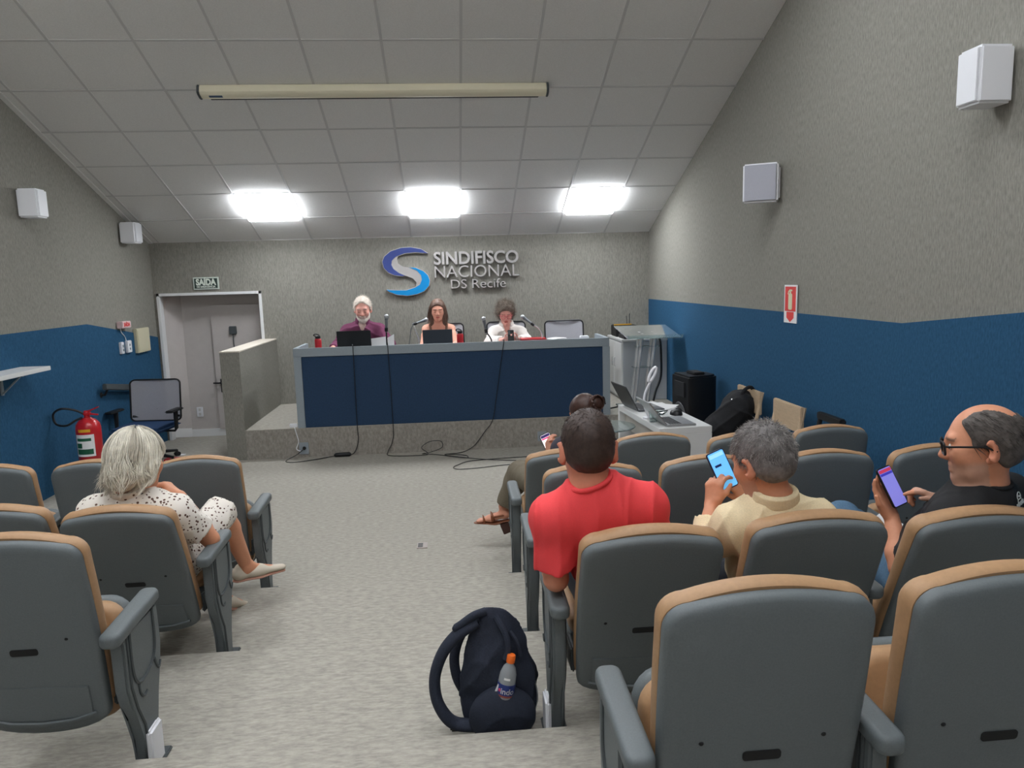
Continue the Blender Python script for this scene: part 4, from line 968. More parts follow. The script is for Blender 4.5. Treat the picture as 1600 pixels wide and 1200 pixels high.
def wav(X, Y, Z, f, seed, n=5):
    r = np.random.default_rng(seed); out = 0
    for _ in range(n):
        w = r.normal(size=3); w = w/np.linalg.norm(w)*f*r.uniform(.6, 1.6)
        out = out+np.sin(X*w[0]+Y*w[1]+Z*w[2]+r.uniform(0, 6.28))
    return out/n
def rotm(yaw, pitch=0, roll=0):
    """yaw turns +y towards -x, pitch > 0 looks down"""
    M = Matrix.Rotation(yaw, 3, 'Z') @ Matrix.Rotation(-pitch, 3, 'X') @ Matrix.Rotation(roll, 3, 'Y')
    return np.array(M)
class Head:
    def __init__(s, c, R, sc): s.c, s.R, s.s = V3(c), R, sc
    def w(s, p): return s.c+s.R@(V3(p)*s.s)
    def inv(s, V): return ((V-s.c)@s.R)/s.s
    def ell(s, c, r, k=.012, op='+', rx=0, rz=0):
        R2 = s.R@np.array(Matrix.Rotation(rz, 3, 'Z') @ Matrix.Rotation(rx, 3, 'X'))
        return Ell(s.w(c), V3(r)*s.s, R2, k*s.s, op)
    def cone(s, a, b, ra, rb, k=.008, op='+', flat=None):
        return Cone(s.w(a), s.w(b), ra*s.s, rb*s.s, k*s.s, None if flat is None else (s.R@V3(flat[0]), flat[1]), False, op)
    def prims(s, closed=False, female=False, jaw=1.0):
        P = [s.ell((0, -.012, .030), (.075, .097, .090), .02), s.ell((0, .030, -.022), (.060*jaw, .066, .085), .03),
             s.ell((0, .045, -.075), (.047*jaw, .042, .040), .03), s.ell((0, .078, -.098), (.022, .018, .017), .025),
             s.ell((.040, .062, -.022), (.024, .024, .026), .025), s.ell((-.040, .062, -.022), (.024, .024, .026), .025),
             s.cone((-.036, .080, .030), (.036, .080, .030), .012, .012, .018)]
        for x in (-.031, .031): P.append(s.ell((x, .102, .008), (.018, .016, .012), .016, '-'))
        for x in (-.031, .031): P.append(s.ell((x, .0795 if closed else .078, .006), (.0155, .0145, .0130) if closed else (.0145, .0135, .0120), .005))
        P += [s.cone((0, .088, .022), (0, .110, -.022), .0085, .0125, .014), s.ell((.012, .100, -.028), (.009, .010, .008), .010), s.ell((-.012, .100, -.028), (.009, .010, .008), .010)]
        P += [s.cone((-.018, .092, -.053), (.018, .092, -.053), .0065, .0065, .008), s.cone((-.016, .091, -.066), (.016, .091, -.066), .0075, .0075, .010)]
        P.append(s.cone((-.024, .100, -.0595), (.024, .100, -.0595), .0022, .0022, .004, '-'))
        for x in (-1, 1):
            P.append(s.ell((x*.084, -.014, -.008), (.009, .022, .035), .006, rz=x*-.65, rx=-.15))
            P.append(s.ell((x*.093, -.006, -.006), (.008, .011, .020), .006, '-', rz=x*-.65, rx=-.15))
            P.append(s.ell((x*.077, -.004, -.036), (.008, .010, .011), .006))
        return P
    def tint(s, V, skin, lips=None, brow=None, stubble=None, lash=None):
        L = s.inv(V); x, y, z = L.T; base = np.tile(np.array(lin(skin)), (len(V), 1))
        near = (np.abs(L) < .2).all(1)
        def mixin(mask, c, a):
            c = np.array(lin(c)); base[:] = base*(1-(mask*a)[:, None])+c*(mask*a)[:, None]
        red = np.exp(-((np.hypot(x/.02, (z+.026)/.016))**2))*(y > .08)*near
        mixin(red, (200, 110, 94), .18)
        ear = ((np.abs(x) > .074) & (np.abs(z) < .06) & (y < .03) & near).astype(float); mixin(ear, (205, 105, 85), .25)
        if lips: mixin(((np.abs(x) < .022) & (np.abs(z+.060) < .0105*(1-(x/.028)**2)) & (y > .075) & near).astype(float), lips, .75)
        if brow: mixin(((np.abs(np.abs(x)-.032) < .019) & (np.abs(z-.031+.1*np.abs(np.abs(x)-.028)) < .0042) & (y > .05) & near).astype(float), brow, .7)
        if lash: mixin(((np.abs(np.abs(x)-.031) < .0145) & (np.abs(z+.001-6*(np.abs(x)-.031)**2) < .0021) & (y > .07) & near).astype(float), lash, .8)
        if stubble: 
            m = ((z < -.035) & (y > .0) & near).astype(float)*np.clip((-.035-z)/.02, 0, 1); mixin(m, stubble[0], stubble[1])
        return base
def hand_prims(w, d, n, right, curl, thumb=(.55, .7, .35), spread=1.0, hs=1.0, index_curl=None):
    w, d = V3(w), nrmz(d); n = V3(n); n = nrmz(n-d*(n@d)); s = np.cross(d, n) if right else np.cross(n, d)
    P = []; offs = [.029, .0095, -.0105, -.029]; lens = [.072, .080, .074, .058]
    kn = [w+hs*(d*(.088-.006*abs(i-1)) + s*offs[i]) for i in range(4)]
    for i in range(4): P.append(Cone(w+hs*(d*.004+s*offs[i]*.45), kn[i], .0175*hs, .0125*hs, .012, (n, .8)))
    P.append(Cone(w+hs*(d*.012+s*.016), w+hs*(d*.055+s*.034), .016*hs, .011*hs, .014, (n, .85)))
    tips = []
    for i in range(4):
        p = kn[i]; a = 0; cu = index_curl if (i == 0 and index_curl is not None) else curl
        for j, (f, r0, r1) in enumerate(((.44, .0098, .0088), (.31, .0087, .0079), (.25, .0078, .0066))):
            a += cu[j]*(1+.08*(i-1)); dr = d*math.cos(a)+n*math.sin(a)+s*(.07*spread*(1.5-i) if j == 0 else 0)
            dr = nrmz(dr); q = p+dr*lens[i]*f*hs
            P.append(Cone(p, q, r0*hs, r1*hs, .004 if j else .010)); p = q
        tips.append(p)
    tb = w+hs*(d*.026+s*.026); td = nrmz(d*thumb[0]+s*thumb[1]+n*thumb[2]); t1 = tb+td*.046*hs
    t2d = nrmz(d*(thumb[0]+.35)+s*(thumb[1]*.45)+n*(thumb[2]+.05)); t2 = t1+t2d*.032*hs
    P += [Cone(w+hs*(d*.008+s*.012), tb, .015*hs, .0135*hs, .012), Cone(tb, t1, .013*hs, .0105*hs, .010), Cone(t1, t2, .0102*hs, .0078*hs, .004)]
    return P
def limb(a, b, c, r, k=.02, g=0.0, flat=None):
    """two segments a-b-c with a little muscle"""
    a, b, c = V3(a), V3(b), V3(c); r0, r1, r2, r3 = r
    m1 = a+(b-a)*.38; m2 = b+(c-b)*.28
    return [Cone(a, m1, r0, r0*1.02, k, grow=g), Cone(m1, b, r0*1.02, r1, k, grow=g), Cone(b, m2, r1*.98, r2, k, grow=g), Cone(m2, c, r2, r3, k, grow=g)]
class Body:
    def __init__(s, **q): s.__dict__.update(q); s.setup()
    def setup(s):
        s.neck, s.pel, s.shL, s.shR = V3(s.neck), V3(s.pel), V3(s.shL), V3(s.shR)
        s.up = nrmz(s.neck-s.pel); r = s.shR-s.shL; r = nrmz(r-s.up*(r@s.up)); s.rt = r; s.fw = np.cross(s.up, r)
        s.Rt = np.stack([s.rt, s.fw, s.up], 1); s.H = np.linalg.norm(s.neck-s.pel); s.W = np.linalg.norm(s.shR-s.shL)/2
        s.b = getattr(s, 'bulk', 1.0)
    def at(s, t, x=0, y=0): return s.pel+s.up*s.H*t+s.rt*x+s.fw*y
    def torso(s, g=0.0, belly=0.0, bust=0.0):
        b, H, W = s.b, s.H, s.W
        P = [Ell(s.at(.66), (W*.98*b, .108*b, H*.30), s.Rt, .05, grow=g), Ell(s.at(.33, 0, .01+belly*.5), (W*.90*b, (.108+belly)*b, H*.30), s.Rt, .06, grow=g),
             Ell(s.at(.02), (W*.98*b, .125*b, .12), s.Rt, .06, grow=g),
             Cone(s.shL, s.at(.90), .055*b, .060*b, .05, grow=g), Cone(s.shR, s.at(.90), .055*b, .060*b, .05, grow=g), Ell(s.at(.80, 0, -.03), (W*.75, .075*b, .09), s.Rt, .05, grow=g)]
        for q in (s.shL, s.shR): P.append(Ell(q, (.062*b, .062*b, .064*b), s.Rt, .04, grow=g))
        if bust:
            for x in (-.075, .075): P.append(Ell(s.at(.60, x, .085), (.065, bust, .065), s.Rt, .05, grow=g))
        return P
    def skin(s, head, arms=True, legs=None):
        P = [Cone(s.neck-s.up*.02, head.w((0, -.012, -.055)), .060*s.nk, .056*s.nk, .03)] if True else []
        P += [Cone(s.shL, s.neck-s.up*.005, .040*s.b, .042*s.b, .05), Cone(s.shR, s.neck-s.up*.005, .040*s.b, .042*s.b, .05)]
        P += s.torso(-.012)
        for sh, el, wr in ((s.shL, s.elL, s.wrL), (s.shR, s.elR, s.wrR)):
            P += limb(sh, el, wr, (.047*s.b, .037*s.b, .040*s.b, .026), .02)
        return P
    def sleeve(s, sh, el, frac, g=.016, end_grow=.012):
        sh, el = V3(sh), V3(el); e = sh+(el-sh)*frac
        return [Cone(sh, e, .058*s.b+g*.5, .046*s.b+g+end_grow*.3, .03, cut=True)]
    def long_sleeve(s, sh, el, wr, frac=.9, g=.012):
        sh, el, wr = V3(sh), V3(el), V3(wr); e = el+(wr-el)*frac
        return [Cone(sh, sh+(el-sh)*.4, .058*s.b+g*.4, .055*s.b+g*.5, .03), Cone(sh+(el-sh)*.4, el, .055*s.b+g*.5, .043*s.b+g, .03), Cone(el, e, .045*s.b+g, .033+g, .02, cut=True)]
    def legs(s, g=0.0, which=(0, 1), thigh=.078, knee=.056, calf=.054, ankle=.038, frac=1.0):
        P = []
        for i in which:
            x = (-.085, .085)[i]; hip = s.at(.0, x, .02)-s.up*.03; kn = V3((s.knL, s.knR)[i]); an = V3((s.anL, s.anR)[i]); an = kn+(an-kn)*frac
            m = kn+(an-kn)*.3
            P += [Cone(hip, kn, thigh*s.b, knee, .03, grow=g), Cone(kn, m, knee, calf, .02, grow=g), Cone(m, an, calf, ankle, .02, cut=True, grow=g)]
        return P
def neck_ring(H_, body, r, t, h, open_front=False, fold=0.0, dz=.012):
    """a collar: short capsules round the neck"""
    P = []; c = body.neck+body.up*dz; n = 40
    for k in range(n):
        a0, a1 = 2*PI*k/n, 2*PI*(k+1)/n
        if open_front and (math.sin((a0+a1)/2) > .80): continue
        q = lambda a, z, e=0: c+body.rt*(r+e)*math.cos(a)*1.02+body.fw*((r+e)*math.sin(a)*.95-.004)+body.up*(z+.012*-math.sin(a))
        P.append(Cone(q(a0, 0), q(a1, 0), t, t, .003))
        for zz in ((.33, .66, 1.0) if h else ()): P.append(Cone(q(a0, h*zz, -.002), q(a1, h*zz, -.002), t, t, .006))
        for zz in ((.9, .6, .3, .05, -.2) if fold else ()): P.append(Cone(q(a0, h*zz, fold*(1.3-zz*.6)), q(a1, h*zz, fold*(1.3-zz*.6)), t*.8, t*.8, .006))
    return P
def ridges(X, Y, Z, f, seed):
    """soft creases: thin crests along warped bands"""
    w1 = wav(X, Y, Z, f*.6, seed+5, 3)*1.6
    out = 0
    r = np.random.default_rng(seed)
    for q in range(3):
        d = r.normal(size=3); d = d/np.linalg.norm(d)*f*r.uniform(.8, 1.5)
        s_ = np.sin(X*d[0]+Y*d[1]+Z*d[2]+w1*1.5+q)
        m = .5+.5*wav(X, Y, Z, f*.45, seed+20+q, 3)*1.7
        out = out+np.clip(m, 0, 1)*(1-np.abs(s_))**3
    return out
def cloth(name, prims, m, parent, vox=.0075, wr=.004, f=34, seed=1, stretch=(1, 1, .55), tint=None):
    def post(F, X, Y, Z):
        return F-wr*1.25*ridges(X*stretch[0], Y*stretch[1], Z*stretch[2], f, seed)+wr*.35*wav(X, Y, Z, f*1.6, seed+9)+wr*.3
    V, Q = field(prims, vox, post)
    return np_mesh(name, V, Q, m, parent)
def eyes(head, root, look=(0, .2)):
    for x in (-.031, .031):
        b = MB(); M = Matrix.Translation(head.w((x, .0815, .006))) @ Matrix([list(r) for r in head.R]).to_4x4()
        b.ball((0, 0, 0), .0118*head.s, 12, M); b.build('eye', m_eye, root)
        b = MB(); b.ball((0, .0085*head.s, -.003*head.s), (.0052*head.s, .0042*head.s, .0052*head.s), 10, M); b.build('iris', m_iris, root)
m_eye = mat('eye_white', (226, 220, 212), .25); m_iris = mat('eye_iris', (50, 36, 28), .2)
SKIN = {}
def skin_mat(): 
    if 'm' not in SKIN: SKIN['m'] = vcol_mat('skin', .5, .35, .07, 90, bump=.12)
    return SKIN['m']
def short_keep(x, y, z, top=.085, side=.028, nape=-.062, ear=.004):
    yl = side+np.clip((z-.030)/.045, 0, 1)*(top-side)
    zl = nape+np.clip((y+.045)/.05, 0, 1)*(ear-nape)
    return np.maximum(y-yl, zl-z)
def hair_cap(head, m, root, thick, keep, amp=.0025, freq=160, vox=.0042, name='hair', extra=(), seed=5, soft=.006, cran=(.075, .097, .090)):
    def post(F, X, Y, Z):
        return np.maximum(F+amp*wav(X, Y, Z, freq, seed, 7), keep(X, Y, Z))
    P = [Ell((0, -.012, .030), V3(cran)+thick, None, .01), Ell((0, -.035, -.015), (.066+thick*.6, .066+thick*.7, .060), None, .02)]+list(extra)
    V, Q = field(P, vox, post)
    return np_mesh(name, np.array([head.c+head.R@(v*head.s) for v in V]), Q, m, root)
def strands(head, m, root, n, keep, length, lift, flow, r=.0011, curl=0.0, name='hair_strands', seed=2, base=0.0, segs=4, cran=(.075, .097, .090), gravity=0.0, zmin=-.07):
    """fine tapered hairs rooted on the scalp; flow(p, normal) -> direction"""
    g = np.random.default_rng(seed); pts = []
    while len(pts) < n:
        v = g.normal(size=3); v /= np.linalg.norm(v); p = V3((0, -.012, .030))+v*(V3(cran)+base)
        if p[2] < zmin or keep(p[0], p[1], p[2]) > 0: continue
        pts.append((p, nrmz(v/V3(cran))))
    VV = []; QQ = []
    for p, nn in pts:
        L = length*g.uniform(.7, 1.25); d = nrmz(nn*lift+flow(p, nn)+g.normal(size=3)*.18); q = p-nn*.002; ring = []; ph = g.uniform(0, 6.28); e1 = nrmz(np.cross(d, nn+.01)); e2 = np.cross(d, e1)
        for i in range(segs+1):
            t = i/segs
            if i: d = nrmz(d+nn*(-.10*lift)+V3((0, 0, -gravity))); q = q+d*L/segs
            c = q+curl*(e1*math.cos(ph+t*9)+e2*math.sin(ph+t*9))*min(1, t*2)
            rr = r*(1-.75*t)
            ring.append([c+rr*(e1*math.cos(a)+e2*math.sin(a)) for a in (0, 2.09, 4.19)])
        o = len(VV)
        for rg in ring: VV += rg
        for i in range(segs):
            for k in range(3): QQ.append((o+3*i+k, o+3*i+(k+1) % 3, o+3*i+3+(k+1) % 3, o+3*i+3+k))
    V = np.array(VV); V = head.c+(V@head.R.T)*head.s
    o = np_mesh(name, V, np.array(QQ), m, root); o['kind'] = 'stuff'; return o
def phone(c, up, nrm, label, w=.072, h=.152, screen=None, back=None, group='held phones'):
    up = nrmz(up); nrm = V3(nrm); nrm = nrmz(nrm-up*(nrm@up)); x = np.cross(up, nrm)
    M = frame(c, x, up, nrm)
    e = thing('smartphone', label, 'phone', c, group=group)
    MB().prism(rrect(w, h, .009), .0085, M @ Matrix.Translation((0, 0, -.0045)), bevel=.002).build('body', back or m_black, e)
    if screen: MB().prism(rrect(w-.007, h-.008, .006), .0006, M @ Matrix.Translation((0, 0, .0041))).build('screen', screen, e, smooth=False)
    return e, M
def shoe(an, toe, m, root, s=1.0, sole=None):
    an, toe = V3(an), V3(toe); d = nrmz(toe-an); heel = an-d*.045+V3((0, 0, -.0)); up = nrmz(np.cross(np.cross(d, (0, 0, 1)), d))
    P = [Cone(an-up*.045-d*.03, an-up*.052+d*.05, .036*s, .036*s, .02, (up, .8)), Cone(an-up*.05+d*.04, an-up*.06+d*.16, .040*s, .034*s, .03, (up, .62)), Cone(an-up*.005, an-up*.04-d*.01, .036*s, .036*s, .02), Ell(an-up*.005+d*.0+up*.03, (.03, .03, .02), None, .01, '-')]
    V, Q = field(P, .005); o = np_mesh('shoe', V, Q, m, root)
    return o

def person(label, loc, group=None):
    return thing('person', label, 'person', loc, group=group)
def finish_body(root, prims, head, vox, skin, **tk):
    V, Q = field(prims, vox)
    return np_mesh('body', V, Q, skin_mat(), root, head.tint(V, skin, **tk))
def shoes(root, body, m):
    for an, toe in ((body.anL, body.toeL), (body.anR, body.toeR)): shoe(V3(an)+V3((0, 0, .03)), toe, m, root)
def seated_legs(pel, z0, spread=.13, fw=(0, 1), yaw=0.0):
    f = V3((fw[0], fw[1], 0)); r = V3((fw[1], -fw[0], 0)); p = V3(pel)
    kL = p+f*.40-r*spread; kR = p+f*.40+r*spread; kL[2] = kR[2] = z0+.50
    aL, aR = kL+f*.06, kR+f*.06; aL[2] = aR[2] = z0+.09
    return dict(knL=kL, knR=kR, anL=aL, anR=aR, toeL=aL+f*.17, toeR=aR+f*.17)

# ---------------------------------------------------------------- man in the red T-shirt
m_redshirt = mat('red_jersey', (238, 72, 76), .8, kind=1, scale=300, amt=.05, bump=.1)
m_jeans_dk = mat('dark_trousers', (44, 48, 58), .85, kind=1, scale=140, amt=.15)
m_hair_dk = mat('hair_dark_brown', (60, 46, 40), .55, kind=1, scale=60, amt=.35)
m_shoe_blk = mat('shoe_black', (28, 28, 30), .5)
root = person('man in a red T-shirt with short dark hair leaning on the aisle armrest', (.56, 2.5, .2))
pel = (.60, 2.52, .70)
B = Body(neck=(.447, 2.36, 1.165), pel=pel, shL=(.318, 2.36, 1.055), shR=(.630, 2.37, 1.078), elL=(.322, 2.36, .845), elR=(.72, 2.47, .84), wrL=(.35, 2.62, .835), wrR=(.60, 2.68, .83), nk=1.0, bulk=1.08, **seated_legs(pel, .2))
Hd = Head((.441, 2.385, 1.283), rotm(.0, .20, .02), 1.10)
P = Hd.prims(jaw=1.05)+B.skin(Hd)+hand_prims(B.wrL, (.1, 1, -.12), (.1, 0, -1), False, (.25, .35, .3))+hand_prims(B.wrR, (-.75, .6, -.1), (0, 0, -1), True, (.3, .4, .3))
finish_body(root, P, Hd, .0055, (208, 140, 112), brow=(40, 30, 26), lips=(170, 96, 86), stubble=((120, 96, 84), .35))
eyes(Hd, root)
keep = lambda x, y, z: short_keep(x, y, z, nape=-.070)
hair_cap(Hd, m_hair_dk, root, .0060, keep, .0016, 220)
whorl = V3((.012, -.065, .105))
def flow_m(p, n):
    t = p-whorl; t = t-n*(t@n); t = t/(np.linalg.norm(t)+.02); return t*1.1+np.cross(n, t)*.35
strands(Hd, m_hair_dk, root, 3000, keep, .014, .22, flow_m, .0010, base=.005)
sh = B.torso(.012, belly=.02)+[Cone(B.shL, B.neck-B.up*.01, .055, .058, .05), Cone(B.shR, B.neck-B.up*.01, .055, .058, .05)]+B.sleeve(B.shL, B.elL, .80, .020)+B.sleeve(B.shR, B.elR, .80, .020)+[Cone(B.neck+B.up*.012, B.neck+B.up*.10, .056, .066, .012, op='-')]
cloth('shirt', sh, m_redshirt, root, .0065, .0105, 20, 4, (1.1, 1, .40))
V, Q = field(neck_ring(Hd, B, .071, .008, 0, dz=.026), .004); np_mesh('collar', V, Q, m_redshirt, root)
cloth('trousers', B.legs(.012)+[Ell(B.at(.0), (.175, .14, .12), B.Rt, .05)], m_jeans_dk, root, .009, .004, 30, 6)
shoes(root, B, m_shoe_blk)

# ---------------------------------------------------------------- grey-haired man in the cream shirt
m_cream_shirt = mat('cream_shirt', (226, 208, 170), .85, kind=1, scale=170, amt=.10, bump=.5, stretch=(1, 1, 3.2))
m_hair_salt = mat('hair_salt_and_pepper', (112, 108, 106), .6, kind=1, scale=30, amt=.5)
root = person('grey-haired man in a cream shirt with rolled sleeves holding up a phone', (1.12, 2.5, .2))
pel = (1.13, 2.53, .70)
B = Body(neck=(1.088, 2.37, 1.080), pel=pel, shL=(.955, 2.38, .985), shR=(1.238, 2.36, .990), elL=(.893, 2.50, .865), elR=(1.29, 2.50, .84), wrL=(.955, 2.615, .985), wrR=(1.125, 2.63, 1.00), nk=.95, bulk=1.0, **seated_legs(pel, .2))
Hd = Head((1.056, 2.395, 1.208), rotm(.42, .32, -.05), 1.08)
ph_c = (1.004, 2.640, 1.118)
P = Hd.prims()+B.skin(Hd)+hand_prims(B.wrL, (.18, .16, .95), (.86, .45, -.05), False, (.55, .75, .5), (.75, .45, .35))+hand_prims(B.wrR, (-.62, .12, .62), (-.25, .75, -.35), True, (.35, .5, .4), (.8, .4, .4), index_curl=(.15, .2, .2))
finish_body(root, P, Hd, .0050, (206, 144, 112), brow=(84, 76, 72), lips=(176, 104, 92), stubble=((150, 130, 120), .4))
eyes(Hd, root)
hair_cap(Hd, m_hair_salt, root, .010, keep, .0026, 140, seed=8)
m_hair_grey2 = mat('hair_grey_light', (158, 154, 150), .6, kind=1, scale=40, amt=.3)
strands(Hd, m_hair_salt, root, 1700, keep, .020, .6, flow_m, .0011, base=.008, curl=.002)
strands(Hd, m_hair_grey2, root, 1400, keep, .021, .65, flow_m, .0011, base=.008, curl=.0025, seed=4, name='grey_strands')
sh = B.torso(.014, belly=.02)+B.long_sleeve(B.shL, B.elL, B.wrL, .62, .019)+B.long_sleeve(B.shR, B.elR, B.wrR, .35, .017)+[Cone(B.neck-B.up*.03, B.neck+B.up*.10, .050, .062, .02, op='-')]
for el, wr in ((B.elL, B.wrL), (B.elR, B.wrR)):
    e0, w0 = V3(el), V3(wr); sh += [Cone(e0+(w0-e0)*.42, e0+(w0-e0)*.68, .058, .052, .006, cut=True)]
cloth('shirt', sh, m_cream_shirt, root, .0065, .0115, 22, 14, (1.0, 1, .55))
V, Q = field(neck_ring(Hd, B, .061, .0042, .030, True, fold=.011), .004); np_mesh('collar', V, Q, m_cream_shirt, root)
cloth('trousers', B.legs(.012)+[Ell(B.at(.0), (.175, .14, .12), B.Rt, .05)], m_jeans_dk, root, .009, .004, 30, 16)
shoes(root, B, m_shoe_blk)
m_scr_blue = mat('screen_light_blue', (104, 184, 240), .3, emit=.75)
e, Mph = phone(ph_c, (-.36, .22, .90), (-.02, -.93, .30), 'smartphone with a light blue screen held up by the man in cream', screen=m_scr_blue, back=mat('phone_navy', (38, 44, 70), .4))
MB().box((-.022, .015, .0047), (.004, .024, .0050), Mph).build('screen_text', mat('screen_navy', (30, 60, 120), .4), e, smooth=False)
MB().box((-.028, .052, .0047), (.028, .066, .0050), Mph).build('screen_header', mat('screen_pale', (150, 214, 246), .4, emit=.75), e, smooth=False)

# ---------------------------------------------------------------- bald man with glasses in the black T-shirt
m_black_shirt = mat('black_jersey', (27, 28, 30), .85, kind=1, scale=260, amt=.15, bump=.15)
m_blue_jeans = mat('blue_denim', (78, 108, 134), .85, kind=1, scale=160, amt=.18, bump=.2)
m_hair_bald = mat('hair_dark_grey', (88, 82, 78), .6, kind=1, scale=40, amt=.45)
root = person('balding man with dark glasses in a black T-shirt, turned left, tapping a phone', (1.75, 2.45, .2))
pel = (1.74, 2.46, .70)
B = Body(neck=(1.800, 2.29, 1.128), pel=pel, shL=(1.655, 2.235, 1.012), shR=(1.955, 2.385, 1.042), elL=(1.598, 2.43, .775), elR=(1.865, 2.56, .835), wrL=(1.618, 2.530, .935), wrR=(1.752, 2.455, 1.015), nk=.98, bulk=1.02,
         knL=(1.600, 2.84, .83), knR=(1.93, 2.88, .70), anL=(1.86, 3.02, .66), anR=(1.95, 2.95, .29), toeL=(2.02, 3.05, .64), toeR=(1.93, 3.12, .29))
Hd = Head((1.768, 2.275, 1.262), rotm(1.02, .16, .05), 1.12)
P = Hd.prims(jaw=1.02)+B.skin(Hd)+hand_prims(B.wrL, (-.26, .30, .90), (.30, -.85, .42), False, (.12, .25, .3), (.75, .5, .25))+hand_prims(B.wrR, (-.86, .12, .40), (-.40, -.05, -.85), True, (.75, 1.2, .7), (.8, .4, .3), index_curl=(.35, .25, .15))
finish_body(root, P, Hd, .0050, (214, 150, 118), brow=(90, 80, 74), lips=(180, 108, 96), stubble=((168, 150, 138), .5))
eyes(Hd, root)
keep_b = lambda x, y, z: np.maximum(short_keep(x, y, z, top=.052, side=.034, nape=-.075, ear=.004), np.minimum((.046-np.abs(x)+np.maximum(-y-.075, 0)*-1.6), z-.05))
hair_cap(Hd, m_hair_bald, root, .0075, keep_b, .002, 150, seed=6)
strands(Hd, m_hair_bald, root, 1900, keep_b, .034, .06, lambda p, n: (lambda t: nrmz(t-n*(t@n)+1e-6))(V3((0, -.7, -.75))), .0012, base=.0065, gravity=.02)
b = MB()
for x in (-.034, .034):
    c = [Hd.w((x+px, .109-.16*max(0, abs(x+px)-.03), .004+pz)) for px, pz in rrect(.052, .036, .008, 4)]; c.append(c[0])
    b.tube(c, .0034*Hd.s, 6, cap=False)
b.tube([Hd.w((-.009, .110, .012)), Hd.w((0, .113, .014)), Hd.w((.009, .110, .012))], .0025*Hd.s, 6)
for s in (-1, 1): b.tube([Hd.w((s*.060, .104, .012)), Hd.w((s*.074, .092, .012)), Hd.w((s*.086, .0, .006)), Hd.w((s*.085, -.025, -.010))], .0032*Hd.s, 6)
b.build('glasses', m_black, root)
sh = B.torso(.012, belly=.02)+B.sleeve(B.shL, B.elL, .82, .018)+B.sleeve(B.shR, B.elR, .95, .018)+[Cone(B.neck-B.up*.03, B.neck+B.up*.10, .050, .062, .02, op='-')]
cloth('shirt', sh, m_black_shirt, root, .0075, .005, 24, 24, (1.0, 1, .5))
V, Q = field(neck_ring(Hd, B, .066, .0065, 0), .004); np_mesh('collar', V, Q, m_black_shirt, root)
cloth('trousers', B.legs(.012)+[Ell(B.at(.0), (.175, .14, .12), B.Rt, .05)], m_blue_jeans, root, .009, .004, 30, 26)
shoes(root, B, m_shoe_blk)
# white emblem printed below the collar, on the back
from mathutils.bvhtree import BVHTree
tee = [c for c in root.children if c.name.startswith('shirt')][0]
bv = BVHTree.FromPolygons([v.co for v in tee.data.vertices], [p.vertices for p in tee.data.polygons])
hit = bv.ray_cast(Vector(B.at(.955, .035, -.5)), Vector(B.fw))
lc = np.array(hit[0]); nb = nrmz(np.array(hit[1])); nb = nb if nb@B.fw < 0 else -nb
Mlogo = frame(lc+nb*.0015, np.cross(B.up, nb), np.cross(nb, np.cross(B.up, nb)), nb)
m_print = mat('shirt_print', (206, 214, 212), .7)
b = MB(); 
b.tube([Mlogo @ Vector((.016*math.cos(a), .014+.018*math.sin(a), .002)) for a in [PI*k/12 for k in range(13)]], .0016, 5)
b.tube([Mlogo @ Vector((-.014, .008, .002)), Mlogo @ Vector((.014, .008, .002))], .0016, 5); b.tube([Mlogo @ Vector((-.016, .0, .002)), Mlogo @ Vector((-.012, .016, .002))], .0014, 5); b.tube([Mlogo @ Vector((.018, .0, .002)), Mlogo @ Vector((.012, .016, .002))], .0014, 5)
b.ball(Mlogo @ Vector((0, .018, .002)), .004, 8); b.build('shirt_emblem', m_print, root)
text_obj('shirt_lettering', 'REFMAR', .019, m_print, Mlogo @ Matrix.Translation((.004, -.010, .001)), root, depth=.0008, bold=.0008)
m_scr_vio = mat('screen_violet', (128, 128, 214), .3, emit=.6)
e, Mph = phone((1.612, 2.530, 1.052), (-.30, .36, .88), (.25, -.86, .44), 'smartphone with a violet screen held by the man in black', screen=m_scr_vio)
MB().box((-.031, .045, .0047), (.031, .054, .0050), Mph).build('screen_header', mat('screen_blue_bar', (60, 60, 180), .4, emit=.5), e, smooth=False)
MB().box((-.031, .056, .0047), (.031, .068, .0050), Mph).build('screen_banner', mat('screen_red_bar', (196, 60, 90), .4, emit=.5), e, smooth=False)
e = thing('white_sheet', 'white folded sheet on the lap of the man in black', 'paper', (1.69, 2.66, .84))
MB().prism([(-.05, -.07), (.07, -.06), (.05, .07), (-.06, .05)], .003, Matrix.Translation((1.70, 2.66, .852)) @ Matrix.Rotation(.5, 4, 'Z') @ Matrix.Rotation(.5, 4, 'X')).build('sheet', m_paper, e)

